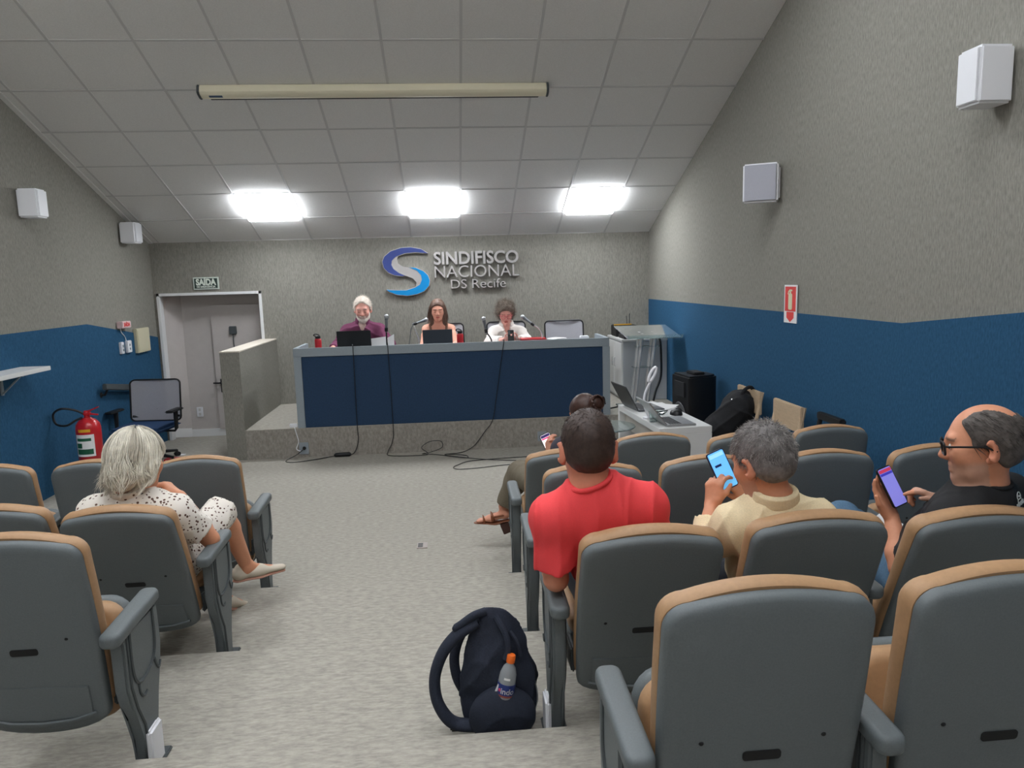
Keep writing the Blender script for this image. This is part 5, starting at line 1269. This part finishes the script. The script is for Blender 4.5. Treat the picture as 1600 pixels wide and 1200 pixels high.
# ---------------------------------------------------------------- white-haired woman in the eyelet dress
def eyelet_mat():
    m = bpy.data.materials.new('white_eyelet_cotton'); m.use_nodes = True; nt = m.node_tree; b = nt.nodes['Principled BSDF']
    tc = nt.nodes.new('ShaderNodeTexCoord'); vo = nt.nodes.new('ShaderNodeTexVoronoi'); vo.inputs['Scale'].default_value = 60; vo.feature = 'F1'; vo.inputs['Randomness'].default_value = .8
    v2 = nt.nodes.new('ShaderNodeTexVoronoi'); v2.inputs['Scale'].default_value = 17; v2.feature = 'DISTANCE_TO_EDGE'
    nt.links.new(tc.outputs['Object'], vo.inputs['Vector']); nt.links.new(tc.outputs['Object'], v2.inputs['Vector'])
    a = nt.nodes.new('ShaderNodeMath'); a.operation = 'LESS_THAN'; a.inputs[1].default_value = .33; nt.links.new(vo.outputs['Distance'], a.inputs[0])
    c = nt.nodes.new('ShaderNodeMath'); c.operation = 'LESS_THAN'; c.inputs[1].default_value = .17; nt.links.new(v2.outputs['Distance'], c.inputs[0])
    mu = nt.nodes.new('ShaderNodeMath'); mu.operation = 'MULTIPLY'; nt.links.new(a.outputs[0], mu.inputs[0]); nt.links.new(c.outputs[0], mu.inputs[1])
    mx = nt.nodes.new('ShaderNodeMix'); mx.data_type = 'RGBA'; nt.links.new(mu.outputs[0], mx.inputs['Factor'])
    mx.inputs['A'].default_value = (*lin((232, 226, 216)), 1); mx.inputs['B'].default_value = (*lin((96, 70, 58)), 1)
    nt.links.new(mx.outputs['Result'], b.inputs['Base Color']); b.inputs['Roughness'].default_value = .9
    return m
m_eyelet = eyelet_mat()
m_hair_white = mat('hair_white', (240, 234, 218), .5, kind=1, scale=40, amt=.16)
m_hair_white2 = mat('hair_silver', (204, 196, 180), .5, kind=1, scale=40, amt=.16)
m_shoe_beige = mat('shoe_beige', (206, 196, 178), .6); m_sole = mat('sole_pink', (196, 150, 132), .6)
root = person('white-haired woman in a white eyelet dress with crossed legs on the left', (-1.40, 3.45, .1))
pel = (-1.41, 3.45, .57)
B = Body(neck=(-1.435, 3.27, .965), pel=pel, shL=(-1.590, 3.28, .878), shR=(-1.258, 3.28, .866), elL=(-1.66, 3.40, .68), elR=(-1.150, 3.385, .70), wrL=(-1.50, 3.60, .66), wrR=(-1.292, 3.45, .895), nk=.9, bulk=1.0,
         knL=(-1.46, 3.86, .60), knR=(-1.215, 3.78, .715), anL=(-1.30, 3.93, .19), anR=(-1.165, 3.96, .335), toeL=(-1.20, 4.05, .13), toeR=(-1.00, 4.06, .335))
Hd = Head((-1.405, 3.30, 1.105), rotm(-.45, .22, -.08), 1.06)
P = Hd.prims()+B.skin(Hd)+hand_prims(B.wrR, (-.66, .08, .62), (-.55, -.10, -.62), True, (.75, 1.0, .7), (.75, .45, .4))+hand_prims(B.wrL, (.85, .35, -.1), (0, 0, -1), False, (.3, .4, .3))
P += B.legs(0, thigh=.075, knee=.052, calf=.052, ankle=.033)
for an, toe in ((V3(B.anL), V3(B.toeL)), (V3(B.anR), V3(B.toeR))):
    d = nrmz(toe-an); up = nrmz(np.cross(np.cross(d, (0, 0, 1)), d)); P += [Cone(an, an-up*.035-d*.02, .033, .030, .02), Cone(an-up*.01, an-up*.046+d*.14, .032, .020, .03)]
finish_body(root, P, Hd, .0055, (214, 150, 116), brow=(150, 130, 110), lips=(190, 104, 96))
eyes(Hd, root)
# wavy bob: an undercoat with lobes, then hundreds of waved locks
keep_w = lambda x, y, z: np.maximum(y-(.060+np.clip((z-.07)/.04, 0, 1)*.03-np.clip((.02-z)/.08, 0, 1)*.035), -.150-z)
hair_cap(Hd, m_hair_white2, root, .007, keep_w, .005, 70, vox=.005, seed=9,
         extra=[Ell((.066, -.01, -.035), (.030, .06, .07), None, .03), Ell((-.066, -.01, -.035), (.030, .06, .07), None, .03), Ell((0, -.070, -.045), (.08, .042, .08), None, .03)])
g = np.random.default_rng(31); VV = []; QQ = []
def lock(pts, r, fl):
    o = len(VV); n = len(pts); m = 4
    for i, p in enumerate(pts):
        t = nrmz(pts[min(i+1, n-1)]-pts[max(i-1, 0)]+1e-9); u = nrmz(np.cross(t, fl)); v = np.cross(t, u); rr = r*math.sin(PI*(.12+.83*i/(n-1)))
        for k in range(m): VV.append(p+rr*(u*math.cos(2*PI*k/m)+v*.55*math.sin(2*PI*k/m)))
    for i in range(n-1):
        for k in range(m): QQ.append((o+i*m+k, o+i*m+(k+1) % m, o+(i+1)*m+(k+1) % m, o+(i+1)*m+k))
top = V3((.012, .0, .130))
sets = ([], [])
for q in range(150):
    a0 = g.uniform(-2.95, 2.95)-PI/2; st0 = g.uniform(0, .5); L0 = g.uniform(.075, .15)
    ph, fr, amp0 = g.uniform(0, 6.28), g.uniform(8, 13), g.uniform(.005, .014); lift0 = g.uniform(-.003, .014); fl0 = g.uniform(-.025, .035)
    which = 0 if g.random() < .72 else 1
    for q2 in range(14):
        a = a0+g.normal()*.075; st = st0+g.normal()*.04; L2 = L0*g.uniform(.8, 1.12); lift = lift0+g.normal()*.0022; amp = amp0*g.uniform(.8, 1.2); flick = fl0+g.normal()*.006; p2 = ph+g.normal()*.25
        side = nrmz(V3((-math.sin(a), math.cos(a), 0))); out = nrmz(V3((math.cos(a), math.sin(a), .15)))
        t = np.linspace(0, 1, 19)[:, None]; t1 = np.minimum(1, t/.5); el = (1.50-st)*(1-t1)+(-.10)*t1
        pts = np.concatenate([(.092+lift)*np.cos(el)*math.cos(a), -.012+(.112+lift)*np.cos(el)*math.sin(a), .028+(.106+lift)*np.sin(el)], 1)
        u = np.clip((t-.5)/.5, 0, 1); pts = pts+u*V3((0, 0, -L2))+out*(.010*u*u-.022*u**3+flick*u**4)
        pts = pts+side*amp*np.sin(p2+fr*t)*(.1+2.0*t*t)+out*amp*np.sin(p2*1.7+fr*t)*(.1+1.4*t*t)
        pts[:, 1] = np.minimum(pts[:, 1], .078-.75*np.maximum(0, .06-pts[:, 2]))
        sets[which].append((pts, g.uniform(.0011, .0024), out))
for nme, m_, group_ in (('hair_locks', m_hair_white, sets[0]), ('silver_locks', m_hair_white2, sets[1])):
    VV = []; QQ = []
    for it in group_: lock(*it)
    o = np_mesh(nme, Hd.c+(np.array(VV)@Hd.R.T)*Hd.s, np.array(QQ), m_, root); o['kind'] = 'stuff'
dr = B.torso(.016, belly=.02, bust=.05)+B.sleeve(B.shL, B.elL, .70, .026)+B.sleeve(B.shR, B.elR, .70, .026)+[Cone(B.neck-B.up*.03, B.neck+B.up*.10, .050, .062, .02, op='-')]
cloth('dress', dr, m_eyelet, root, .0075, .006, 26, 34, (1.0, 1, .6))
sk = [Ell(B.at(.0), (.185, .15, .13), B.Rt, .05)]
for x, kn in ((-.085, B.knL), (.085, B.knR)):
    hip = B.at(0, x, .02); k2 = V3(kn); sk += [Cone(hip, hip+(k2-hip)*1.02, .092, .088, .05, cut=True)]
cloth('skirt', sk, m_eyelet, root, .008, .007, 30, 36)
V, Q = field(neck_ring(Hd, B, .064, .007, .02), .0045); np_mesh('collar', V, Q, m_eyelet, root)
for an, toe in ((B.anL, B.toeL), (B.anR, B.toeR)):
    an, toe = V3(an), V3(toe); d = nrmz(toe-an); up = nrmz(np.cross(np.cross(d, (0, 0, 1)), d))
    Pn = [Cone(an-up*.028-d*.045, an-up*.034+d*.06, .036, .038, .02, (up, .85)), Cone(an-up*.034+d*.05, an-up*.05+d*.185, .040, .026, .03, (up, .62)), Cone(an-d*.040, an-d*.045-up*.03, .026, .034, .02), Ell(an+up*.035+d*.012, (.036, .036, .042), None, .012, '-')]
    V, Q = field(Pn, .0045); s_ = np_mesh('shoe', V, Q, m_shoe_beige, root)
    V, Q = field([Cone(an-up*.064-d*.05, an-up*.066+d*.06, .032, .036, .02, (up, .28)), Cone(an-up*.066+d*.06, an-up*.070+d*.185, .037, .024, .02, (up, .28))], .004); np_mesh('sole', V, Q, m_sole, s_)
    b = MB()
    for k in range(3):
        c = an-up*(.002+.006*k)+d*(.045+.022*k); s3 = np.cross(d, up)
        b.tube([c-s3*.022-up*.008, c+up*.006, c+s3*.022-up*.008], .0028, 5)
    b.build('laces', m_sole, s_)

# ---------------------------------------------------------------- woman with the hair bun, front row
m_hair_brown = mat('hair_brown', (62, 40, 32), .45, kind=1, scale=60, amt=.4)
m_olive = mat('olive_trousers', (112, 104, 88), .85, kind=1, scale=140, amt=.12)
m_dkblouse = mat('dark_blouse', (62, 60, 70), .85)
m_sandal = mat('sandal_leather', (134, 82, 56), .5); m_heel = mat('heel_dark', (74, 48, 42), .5)
root = person('woman with a brown hair bun and tan heeled sandals in the front row', (.66, 4.5, 0))
pel = (.66, 4.47, .52)
B = Body(neck=(.80, 4.41, .885), pel=pel, shL=(.665, 4.42, .800), shR=(.945, 4.42, .795), elL=(.60, 4.55, .60), elR=(.97, 4.58, .58), wrL=(.612, 4.66, .705), wrR=(.69, 4.66, .70), nk=.85, bulk=.92,
         knL=(.43, 4.86, .545), knR=(.66, 4.90, .46), anL=(.315, 4.93, .29), anR=(.66, 4.95, .09), toeL=(.15, 4.97, .20), toeR=(.66, 5.12, .06))
Hd = Head((.806, 4.43, 1.008), rotm(.55, .35, 0), 1.02)
dft = nrmz(V3(B.toeL)-V3(B.anL))
P = Hd.prims()+B.skin(Hd)+hand_prims(B.wrL, (-.1, .25, .9), (.8, .3, 0), False, (.5, .7, .5), (.75, .45, .35))+hand_prims(B.wrR, (-.3, .2, .85), (-.6, -.2, -.3), True, (.5, .7, .5))
aL = V3(B.anL)
P += B.legs(-.01, which=(0, 1), thigh=.075, knee=.05, calf=.05, ankle=.034)+[Cone(aL, aL+V3((.012, 0, -.05)), .034, .034, .02), Cone(aL+V3((.01, 0, -.05)), aL+V3((-.09, .02, -.085)), .034, .036, .03, ((0, 0, 1), .7)), Cone(aL+V3((-.09, .02, -.085)), aL+V3((-.155, .03, -.098)), .035, .026, .02, ((0, 0, 1), .5))]
for k in range(5): 
    yk = -.022+.012*k; P.append(Cone(aL+V3((-.155, .03+yk, -.098)), aL+V3((-.186+.005*abs(k-1.0), .032+yk*1.05, -.102)), .0085 if k else .011, .0075 if k else .0095, .004))
finish_body(root, P, Hd, .0055, (212, 150, 124), brow=(60, 42, 34), lips=(186, 96, 92))
eyes(Hd, root)
keep_l = lambda x, y, z: short_keep(x, y, z, top=.088, side=.040, nape=-.07, ear=-.012)
hair_cap(Hd, m_hair_brown, root, .011, keep_l, .0016, 120, seed=11, extra=[Ell((0, -.118, .045), (.044, .034, .042), None, .012)])
bun = V3((0, -.118, .045))
strands(Hd, m_hair_brown, root, 1500, keep_l, .05, .05, lambda p, n: nrmz(bun-p), .0012, base=.011, seed=12)
b = MB()
for k in range(9):
    a = k*.7; b.tube([Hd.w(bun+V3((.045*math.cos(a+t), -.012+.016*math.sin(3*t+a), .043*math.sin(a+t)))) for t in np.linspace(0, 2.4, 9)], [.004+.004*math.sin(PI*i/8) for i in range(9)], 6)
b.build('bun_strands', m_hair_brown, root)['kind'] = 'stuff'
b = MB(); b.tube(curve_pts([Hd.w((.03, -.125, .085)), Hd.w((.05, -.145, .07)), Hd.w((.055, -.14, .045)), Hd.w((.045, -.15, .03))]), .005, 6); b.tube(curve_pts([Hd.w((.05, -.12, .08)), Hd.w((.06, -.13, .06)), Hd.w((.058, -.13, .04))]), .005, 6); b.build('hair_clip', m_black, root)
cloth('blouse', B.torso(.012, bust=.045)+B.sleeve(B.shL, B.elL, .8, .02)+B.sleeve(B.shR, B.elR, .8, .02)+[Cone(B.neck-B.up*.03, B.neck+B.up*.1, .048, .06, .02, op='-')], m_dkblouse, root, .009, .004, 26, 44)
cloth('trousers', B.legs(.016, thigh=.09, knee=.068, calf=.062, ankle=.046, frac=.92)+[Ell(B.at(.0), (.175, .14, .12), B.Rt, .05)], m_olive, root, .008, .004, 30, 46)
V, Q = field([Cone(aL+V3((.03, 0, -.098)), aL+V3((-.06, .012, -.118)), .030, .033, .02, ((0, 0, 1), .28)), Cone(aL+V3((-.06, .012, -.118)), aL+V3((-.185, .03, -.116)), .036, .026, .02, ((0, 0, 1), .25))], .004)
s_ = np_mesh('sandal', V, Q, m_sandal, root)
b = MB()
for c, w_, h_ in ((V3((-.075, .012, -.060)), .040, .022), (V3((-.135, .024, -.080)), .038, .012)):
    pp = aL+c; b.tube([pp+V3((0, -w_, -.035)), pp+V3((-.004, -w_*.9, .0)), pp+V3((-.008, 0, .014)), pp+V3((-.004, w_*.9, .0)), pp+V3((0, w_, -.035))], [h_, h_*.9, h_*.8, h_*.9, h_], 8, flat=(0, 0, 1))
b.tube([aL+V3((-.075, -.036, -.060)), aL+V3((-.01, -.038, -.052)), aL+V3((.042, -.018, -.056)), aL+V3((.042, .018, -.056)), aL+V3((-.01, .038, -.052)), aL+V3((-.075, .036, -.060))], .007, 6)
b.build('straps', m_sandal, s_)
b = MB(); b.prism([(-.030, -.03), (.030, -.03), (.032, .03), (-.032, .03)], .075, Matrix.Translation(aL+V3((.025, 0, -.185))) @ Matrix.Rotation(-.35, 4, 'Y'), bevel=.004); b.build('heel', m_heel, s_)
shoe(V3(B.anR)+V3((0, 0, .02)), B.toeR, m_sandal, root)
m_scr_white = mat('screen_white', (250, 248, 250), .3, emit=1.0)
e, Mph = phone((.612, 4.70, .770), (-.38, .18, .90), (.02, -.93, .36), 'smartphone with a bright white screen held up in the front row', screen=m_scr_white)
MB().box((-.031, .040, .0047), (.031, .050, .0050), Mph).build('screen_banner', mat('screen_pink', (216, 60, 130), .4, emit=.5), e, smooth=False)
MB().box((-.031, .052, .0047), (.031, .070, .0050), Mph).build('screen_header', mat('screen_dusk', (72, 60, 120), .4, emit=.3), e, smooth=False)

# ---------------------------------------------------------------- the three people at the desk
def panel_person(label, neck, pel, shR, shL, elR, elL, wrR, wrL, head_c, hs, pitch, skin, hr, hl, bulk=1.0, yawoff=0.0, nk=.9, vox=.0075, **tk):
    root = person(label, (pel[0], pel[1], .321), 'people at the panel desk')
    p = V3(pel)
    B = Body(neck=neck, pel=pel, shL=shL, shR=shR, elL=elL, elR=elR, wrL=wrL, wrR=wrR, nk=nk, bulk=bulk,
             knL=p+V3((.10, -.40, -.03)), knR=p+V3((-.10, -.40, -.03)), anL=p+V3((.10, -.40, -.44)), anR=p+V3((-.10, -.40, -.44)), toeL=p+V3((.10, -.55, -.46)), toeR=p+V3((-.10, -.55, -.46)))
    H = Head(head_c, rotm(PI+yawoff, pitch, 0), hs)
    P = H.prims(closed=True)+B.skin(H)+hr(B)+hl(B)
    finish_body(root, P, H, vox*.7, skin, lash=(84, 56, 46), **tk)
    return root, B, H
m_purple = mat('purple_shirt', (112, 56, 86), .85, kind=1, scale=150, amt=.1)
flat_hand = lambda B: hand_prims(B.wrR, (-.1, -1, -.12), (0, 0, -1), True, (.15, .25, .2))
root, B, Hd = panel_person('white-bearded man in an open purple shirt seated behind the black laptop', (-1.05, 8.93, 1.385), (-1.05, 9.10, .83), (-1.235, 8.95, 1.285), (-.865, 8.95, 1.280), (-1.345, 8.78, 1.125), (-.725, 8.78, 1.125), (-1.355, 8.53, 1.125), (-.715, 8.52, 1.13), (-1.033, 8.885, 1.545), 1.16, .30, (228, 166, 150),
    lambda B: hand_prims(B.wrR, (-.1, -1, -.12), (0, 0, -1), True, (.15, .25, .2)), lambda B: hand_prims(B.wrL, (-.1, -1, .05), (-.5, 0, -.8), False, (.35, .5, .3)), 1.12, brow=(196, 186, 178), lips=(176, 100, 92), stubble=((226, 216, 206), .6))
m_beard = mat('beard_white', (224, 214, 202), .6, kind=1, scale=60, amt=.15)
V, Q = field([Ell((0, .040, -.078), (.055, .052, .048), None, .03), Ell((0, .068, -.098), (.034, .030, .030), None, .03), Ell((.052, .015, -.05), (.018, .03, .05), None, .03), Ell((-.052, .015, -.05), (.018, .03, .05), None, .03),
              Cone((-.024, .100, -.044), (.024, .100, -.044), .007, .007, .01), Ell((0, .115, -.0600), (.024, .03, .011), None, .01, '-'), Ell((0, .05, -.005), (.068, .08, .035), None, .02, '-')], .005)
np_mesh('beard', np.array([Hd.w(v) for v in V]), Q, m_beard, root)
hair_cap(Hd, m_beard, root, .012, lambda x, y, z: short_keep(x, y, z, top=.062, side=.030), .004, 90, vox=.006, seed=21)
strands(Hd, m_beard, root, 900, lambda x, y, z: short_keep(x, y, z, top=.062, side=.030), .03, .7, flow_m, .0016, base=.008, curl=.003)
sh = B.torso(.014, belly=.05)+B.long_sleeve(B.shL, B.elL, B.wrL, .86, .014)+B.long_sleeve(B.shR, B.elR, B.wrR, .86, .014)+[Cone(B.neck-B.up*.03, B.neck+B.up*.10, .052, .062, .02, op='-'), Cone(B.neck+B.fw*.085-B.up*.01, B.neck+B.fw*.135-B.up*.17, .045, .012, .01, op='-')]
cloth('shirt', sh, m_purple, root, .009, .010, 22, 51)
V, Q = field(neck_ring(Hd, B, .068, .007, .035, True, .010), .005); np_mesh('collar', V, Q, m_purple, root)
cloth('trousers', B.legs(.012)+[Ell(B.at(.0), (.175, .14, .12), B.Rt, .05)], m_jeans_dk, root, .012, .003, 30, 52); shoes(root, B, m_shoe_blk)

m_orange = mat('coral_top', (206, 120, 84), .85, kind=1, scale=60, amt=.25)
m_hair_long = mat('hair_brown_grey', (104, 82, 70), .5, kind=1, scale=50, amt=.35)
root, B, Hd = panel_person('woman with long brown hair and a coral strap top behind the desk', (-.15, 8.94, 1.365), (-.14, 9.10, .82), (-.295, 8.96, 1.275), (.000, 8.96, 1.270), (-.345, 8.80, 1.09), (.055, 8.80, 1.09), (-.315, 8.53, 1.125), (.03, 8.50, 1.125), (-.150, 8.90, 1.508), 1.04, .26, (230, 168, 144),
    lambda B: hand_prims(B.wrR, (.35, -1, -.12), (0, 0, -1), True, (.25, .35, .2)), lambda B: hand_prims(B.wrL, (-.35, -1, -.12), (0, 0, -1), False, (.25, .35, .2)), .92, brow=(84, 62, 52), lips=(190, 84, 84))
keep_p = lambda x, y, z: np.maximum(short_keep(x, y, z, top=.075, side=.045, nape=-.2, ear=-.2), -z-.19)
hair_cap(Hd, m_hair_long, root, .012, keep_p, .003, 90, vox=.006, seed=22, extra=[Cone((.072, .005, .02), (.072, .050, -.20), .024, .020, .02), Cone((-.072, .005, .02), (-.070, .050, -.21), .024, .020, .02), Cone((0, -.085, .0), (0, -.085, -.16), .06, .05, .03), Cone((.05, -.06, .0), (.055, -.06, -.16), .05, .04, .03), Cone((-.05, -.06, .0), (-.055, -.06, -.16), .05, .04, .03)])
strands(Hd, m_hair_long, root, 900, lambda x, y, z: np.maximum(y-.04, -z-.02), .16, .06, lambda p, n: nrmz(V3((p[0]*3, -.02, -1))), .0020, base=.014, gravity=.3, segs=6)
cl = B.torso(.013, bust=.055)
chest = B.at(.70)
def cut_top(F, X, Y, Z):
    up = B.up; h = (X-chest[0])*up[0]+(Y-chest[1])*up[1]+(Z-chest[2])*up[2]
    return np.maximum(F+.004*wav(X, Y, Z, 26, 55), h)
V, Q = field(cl, .008, cut_top); np_mesh('top', V, Q, m_orange, root)
b = MB()
for s in (-1, 1):
    b.tube([B.at(.66, s*.085, .120), B.at(.78, s*.09, .104), B.at(.88, s*.095, .075), B.at(.955, s*.10, .03), B.at(.955, s*.10, -.02), B.at(.88, s*.095, -.065), B.at(.70, s*.08, -.10)], .014, 6)
b.build('strap', mat('strap_brown', (110, 76, 58), .7), root)
cloth('trousers', B.legs(.012)+[Ell(B.at(.0), (.175, .14, .12), B.Rt, .05)], m_jeans_dk, root, .012, .003, 30, 53); shoes(root, B, m_shoe_blk)

m_whiteshirt = mat('white_blouse', (232, 226, 220), .85)
m_hair_curl = mat('hair_curly_grey', (120, 108, 96), .6, kind=1, scale=40, amt=.5)
root, B, Hd = panel_person('woman with curly grey hair and glasses in a white blouse looking at her phone', (.675, 8.94, 1.300), (.68, 9.10, .80), (.525, 8.96, 1.205), (.840, 8.96, 1.200), (.455, 8.78, 1.115), (.905, 8.78, 1.115), (.615, 8.57, 1.145), (.775, 8.57, 1.145), (.665, 8.90, 1.440), 1.04, .42, (228, 166, 152),
    lambda B: hand_prims(B.wrR, (.75, -.35, .25), (.3, .3, .6), True, (.4, .6, .4)), lambda B: hand_prims(B.wrL, (-.75, -.35, .25), (-.3, .3, .6), False, (.4, .6, .4)), .98, brow=(100, 84, 74), lips=(190, 90, 88))
keep_c = lambda x, y, z: np.maximum(short_keep(x, y, z, top=.080, side=.045, nape=-.09, ear=-.06), -z-.10)
hair_cap(Hd, m_hair_curl, root, .024, keep_c, .008, 110, vox=.006, seed=23)
strands(Hd, m_hair_curl, root, 900, keep_c, .06, .8, lambda p, n: RNG.normal(size=3)*.5, .0022, base=.020, curl=.012, segs=7)
b = MB()
for x in (-.033, .033):
    c = [Hd.w((x+px, .110-.16*max(0, abs(x+px)-.03), .004+pz)) for px, pz in rrect(.050, .036, .010, 4)]; c.append(c[0]); b.tube(c, .0030*Hd.s, 6, cap=False)
b.tube([Hd.w((-.009, .111, .010)), Hd.w((.009, .111, .010))], .003, 6)
for s in (-1, 1): b.tube([Hd.w((s*.060, .104, .010)), Hd.w((s*.084, .02, .006))], .003, 6)
b.build('glasses', mat('glasses_pink', (196, 90, 100), .4), root)
sh = B.torso(.016, belly=.03, bust=.055)+B.long_sleeve(B.shL, B.elL, B.wrL, .75, .018)+B.long_sleeve(B.shR, B.elR, B.wrR, .75, .018)+[Cone(B.neck-B.up*.03, B.neck+B.up*.10, .052, .062, .02, op='-'), Cone(B.neck+B.fw*.085-B.up*.01, B.neck+B.fw*.135-B.up*.15, .042, .010, .01, op='-')]
cloth('blouse', sh, m_whiteshirt, root, .009, .010, 24, 57)
V, Q = field(neck_ring(Hd, B, .066, .007, .03, True, .012), .005); np_mesh('collar', V, Q, m_whiteshirt, root)
cloth('trousers', B.legs(.012)+[Ell(B.at(.0), (.175, .14, .12), B.Rt, .05)], m_jeans_dk, root, .012, .003, 30, 58); shoes(root, B, m_shoe_blk)
e, Mph = phone((.690, 8.505, 1.190), (0, .25, .95), (0, .95, -.25), 'dark smartphone held by the curly-haired woman at the desk')
b = MB(); b.prism(rrect(.024, .045, .006, cx=.018, cy=.044), .002, Mph @ Matrix.Translation((0, 0, -.0068))); b.build('camera_bump', m_plastic_dk, e)

# ================================================================== BAGS
def bag_mesh(name, prims, m, parent, vox, wr, f, seed):
    def post(F, X, Y, Z): return F-wr*1.1*ridges(X, Y, Z*.7, f, seed)+wr*.4*wav(X, Y, Z, f*1.4, seed+3)+wr*.3
    V, Q = field(prims, vox, post); return np_mesh(name, V, Q, m, parent)
root = thing('backpack', 'dark navy backpack standing on the aisle step with a bottle in its side pocket', 'backpack', (.12, 2.56, .2))
bp = [Cone((.075, 2.565, .29), (.178, 2.565, .29), .092, .090, .03), Cone((.072, 2.565, .40), (.172, 2.565, .40), .088, .088, .04), Cone((.080, 2.565, .50), (.150, 2.565, .51), .082, .080, .05), Cone((.082, 2.565, .585), (.120, 2.565, .60), .056, .052, .05), Cone((.082, 2.55, .635), (.120, 2.57, .615), .030, .028, .03)]
bag_mesh('body', bp, m_navy, root, .006, .018, 17, 71)
bag_mesh('side_pocket', [Ell((.132, 2.470, .292), (.122, .058, .112), None, .02)], m_navy, root, .006, .005, 24, 73)
b = MB(); b.tube(curve_pts([(.055, 2.53, .625), (-.02, 2.52, .585), (-.075, 2.52, .52), (-.108, 2.52, .43), (-.105, 2.51, .35), (-.075, 2.50, .29), (-.035, 2.50, .255), (.03, 2.50, .245)]), .021, 18)
for v in b.bm.verts: v.co.y = 2.515+(v.co.y-2.515)*1.5
b.build('shoulder_strap', m_navy, root)
b = MB(); b.tube(curve_pts([(.05, 2.61, .60), (-.005, 2.61, .545), (-.035, 2.61, .46), (-.030, 2.60, .38), (.0, 2.60, .31), (.03, 2.59, .27)]), .019, 16); b.build('shoulder_strap', m_navy, root)
b = MB(); b.tube(curve_pts([(.085, 2.53, .665), (.04, 2.52, .655), (-.005, 2.52, .625), (-.025, 2.52, .612), (.02, 2.525, .632), (.06, 2.53, .64)]), .014, 14); b.build('carry_handle', m_navy, root)
b = MB(); b.box((-.06, 2.475, .232), (-.01, 2.525, .262), bevel=.006); b.build('buckle', m_black, root)
b = MB(); b.tube(curve_pts([(.236, 2.545, .47), (.256, 2.54, .39), (.268, 2.535, .32), (.258, 2.53, .27), (.230, 2.52, .21)]), .0028, 6); b.build('piping', mat('piping_grey', (196, 198, 200), .6), root)
b = MB(); b.tube(curve_pts([(.12, 2.53, .64), (.150, 2.497, .59), (.160, 2.482, .54), (.150, 2.478, .50)]), .012, 8); b.tube(curve_pts([(.170, 2.515, .59), (.195, 2.495, .55), (.205, 2.49, .50)]), .007, 6); b.build('lid_strap', m_navy, root)
root = thing('water_bottle', 'small clear plastic bottle with orange cap and blue label in the backpack’s side pocket', 'bottle', (.145, 2.425, .345))
Mb = frame((.133, 2.460, .335), (1, 0, -.20), (0, 1, 0), (.20, .03, 1))
MB().lathe([(0, 0), (.026, 0), (.032, .008), (.032, .030), (.030, .035), (.032, .040), (.032, .105), (.030, .125), (.022, .148), (.013, .160), (.012, .172), (0, .172)], 24, Mb).build('bottle', mat('clear_pet', (214, 220, 224), .12, trans=.55, spec=.6), root)
MB().lathe([(.0328, .045), (.0328, .092)], 24, Mb).build('blue_label', mat('label_blue', (34, 52, 120), .4), root)
MB().lathe([(.0331, .045), (.0331, .052)], 24, Mb).build('label_edge', mat('label_rust', (140, 70, 58), .5), root)
MB().lathe([(.0328, .110), (.0326, .118)], 8, Mb, -2.1, -1.4).build('neck_label', m_paper, root)
MB().lathe([(0, .165), (.0155, .165), (.0158, .170), (.0155, .190), (.013, .193), (0, .193)], 20, Mb).build('cap', mat('orange_cap', (240, 112, 36), .4), root)
t = text_obj('label_lettering', 'indo', .030, m_paper, Matrix.Identity(4), root, depth=.0004, bold=.0006)
for v in t.data.vertices:
    a = -PI/2+.08+v.co.x/.0334; v.co = Mb @ Vector((.0334*math.cos(a), .0334*math.sin(a), .067+v.co.y))
b = MB(); a = -PI/2-.85; b.ball(Mb @ Vector((.0330*math.cos(a), .0330*math.sin(a), .068)), (.005, .003, .007), 8); b.build('label_drop', mat('drop_pink', (220, 70, 110), .4), root)
o = tag(MB().prism([(-.008, 0), (.008, 0), (.010, .075), (.006, .078)], .003, frame((.093, 2.452, .35), (1, 0, -.25), (.25, 0, 1), (0, -1, 0))).build('folded_paper', m_paper), 'white folded paper beside the bottle in the backpack’s pocket', 'paper')
root = thing('black_bag', 'big soft black bag leaning on the beige folding chair by the blue wall', 'bag', (2.33, 6.02, .45))
bag_mesh('body', [Cone((2.19, 5.96, .54), (2.42, 5.98, .73), .085, .125, .04, ((0, 1, 0), 1.2)), Cone((2.24, 5.98, .555), (2.46, 5.98, .58), .095, .125, .05), Cone((2.40, 5.98, .70), (2.46, 6.0, .80), .115, .065, .04), Cone((2.33, 6.02, .76), (2.41, 6.04, .80), .045, .05, .03)], m_black_soft, root, .007, .012, 20, 81)
b = MB(); b.tube(curve_pts([(2.40, 5.93, .80), (2.43, 5.92, .87), (2.49, 5.94, .895), (2.53, 5.96, .86), (2.52, 5.96, .79)]), .016, 8); b.tube(curve_pts([(2.20, 5.90, .60), (2.28, 5.88, .68), (2.36, 5.90, .76)]), .012, 6); b.tube(curve_pts([(2.32, 5.91, .62), (2.38, 5.905, .70), (2.43, 5.94, .78)]), .012, 6); b.build('carry_handle', m_black_soft, root)
b = MB(); b.prism(rrect(.09, .035, .008), .004, frame((2.27, 5.925, .695), (.75, .05, .66), (-.66, -.3, .75), (0, -1, 0))); b.build('grey_patch', mat('patch_grey', (96, 98, 102), .5), root)
b = MB(); b.ball((2.335, 5.925, .80), (.014, .008, .008), 8); b.ball((2.36, 5.915, .69), (.008, .006, .013), 8); b.build('buckle', m_brushed, root)
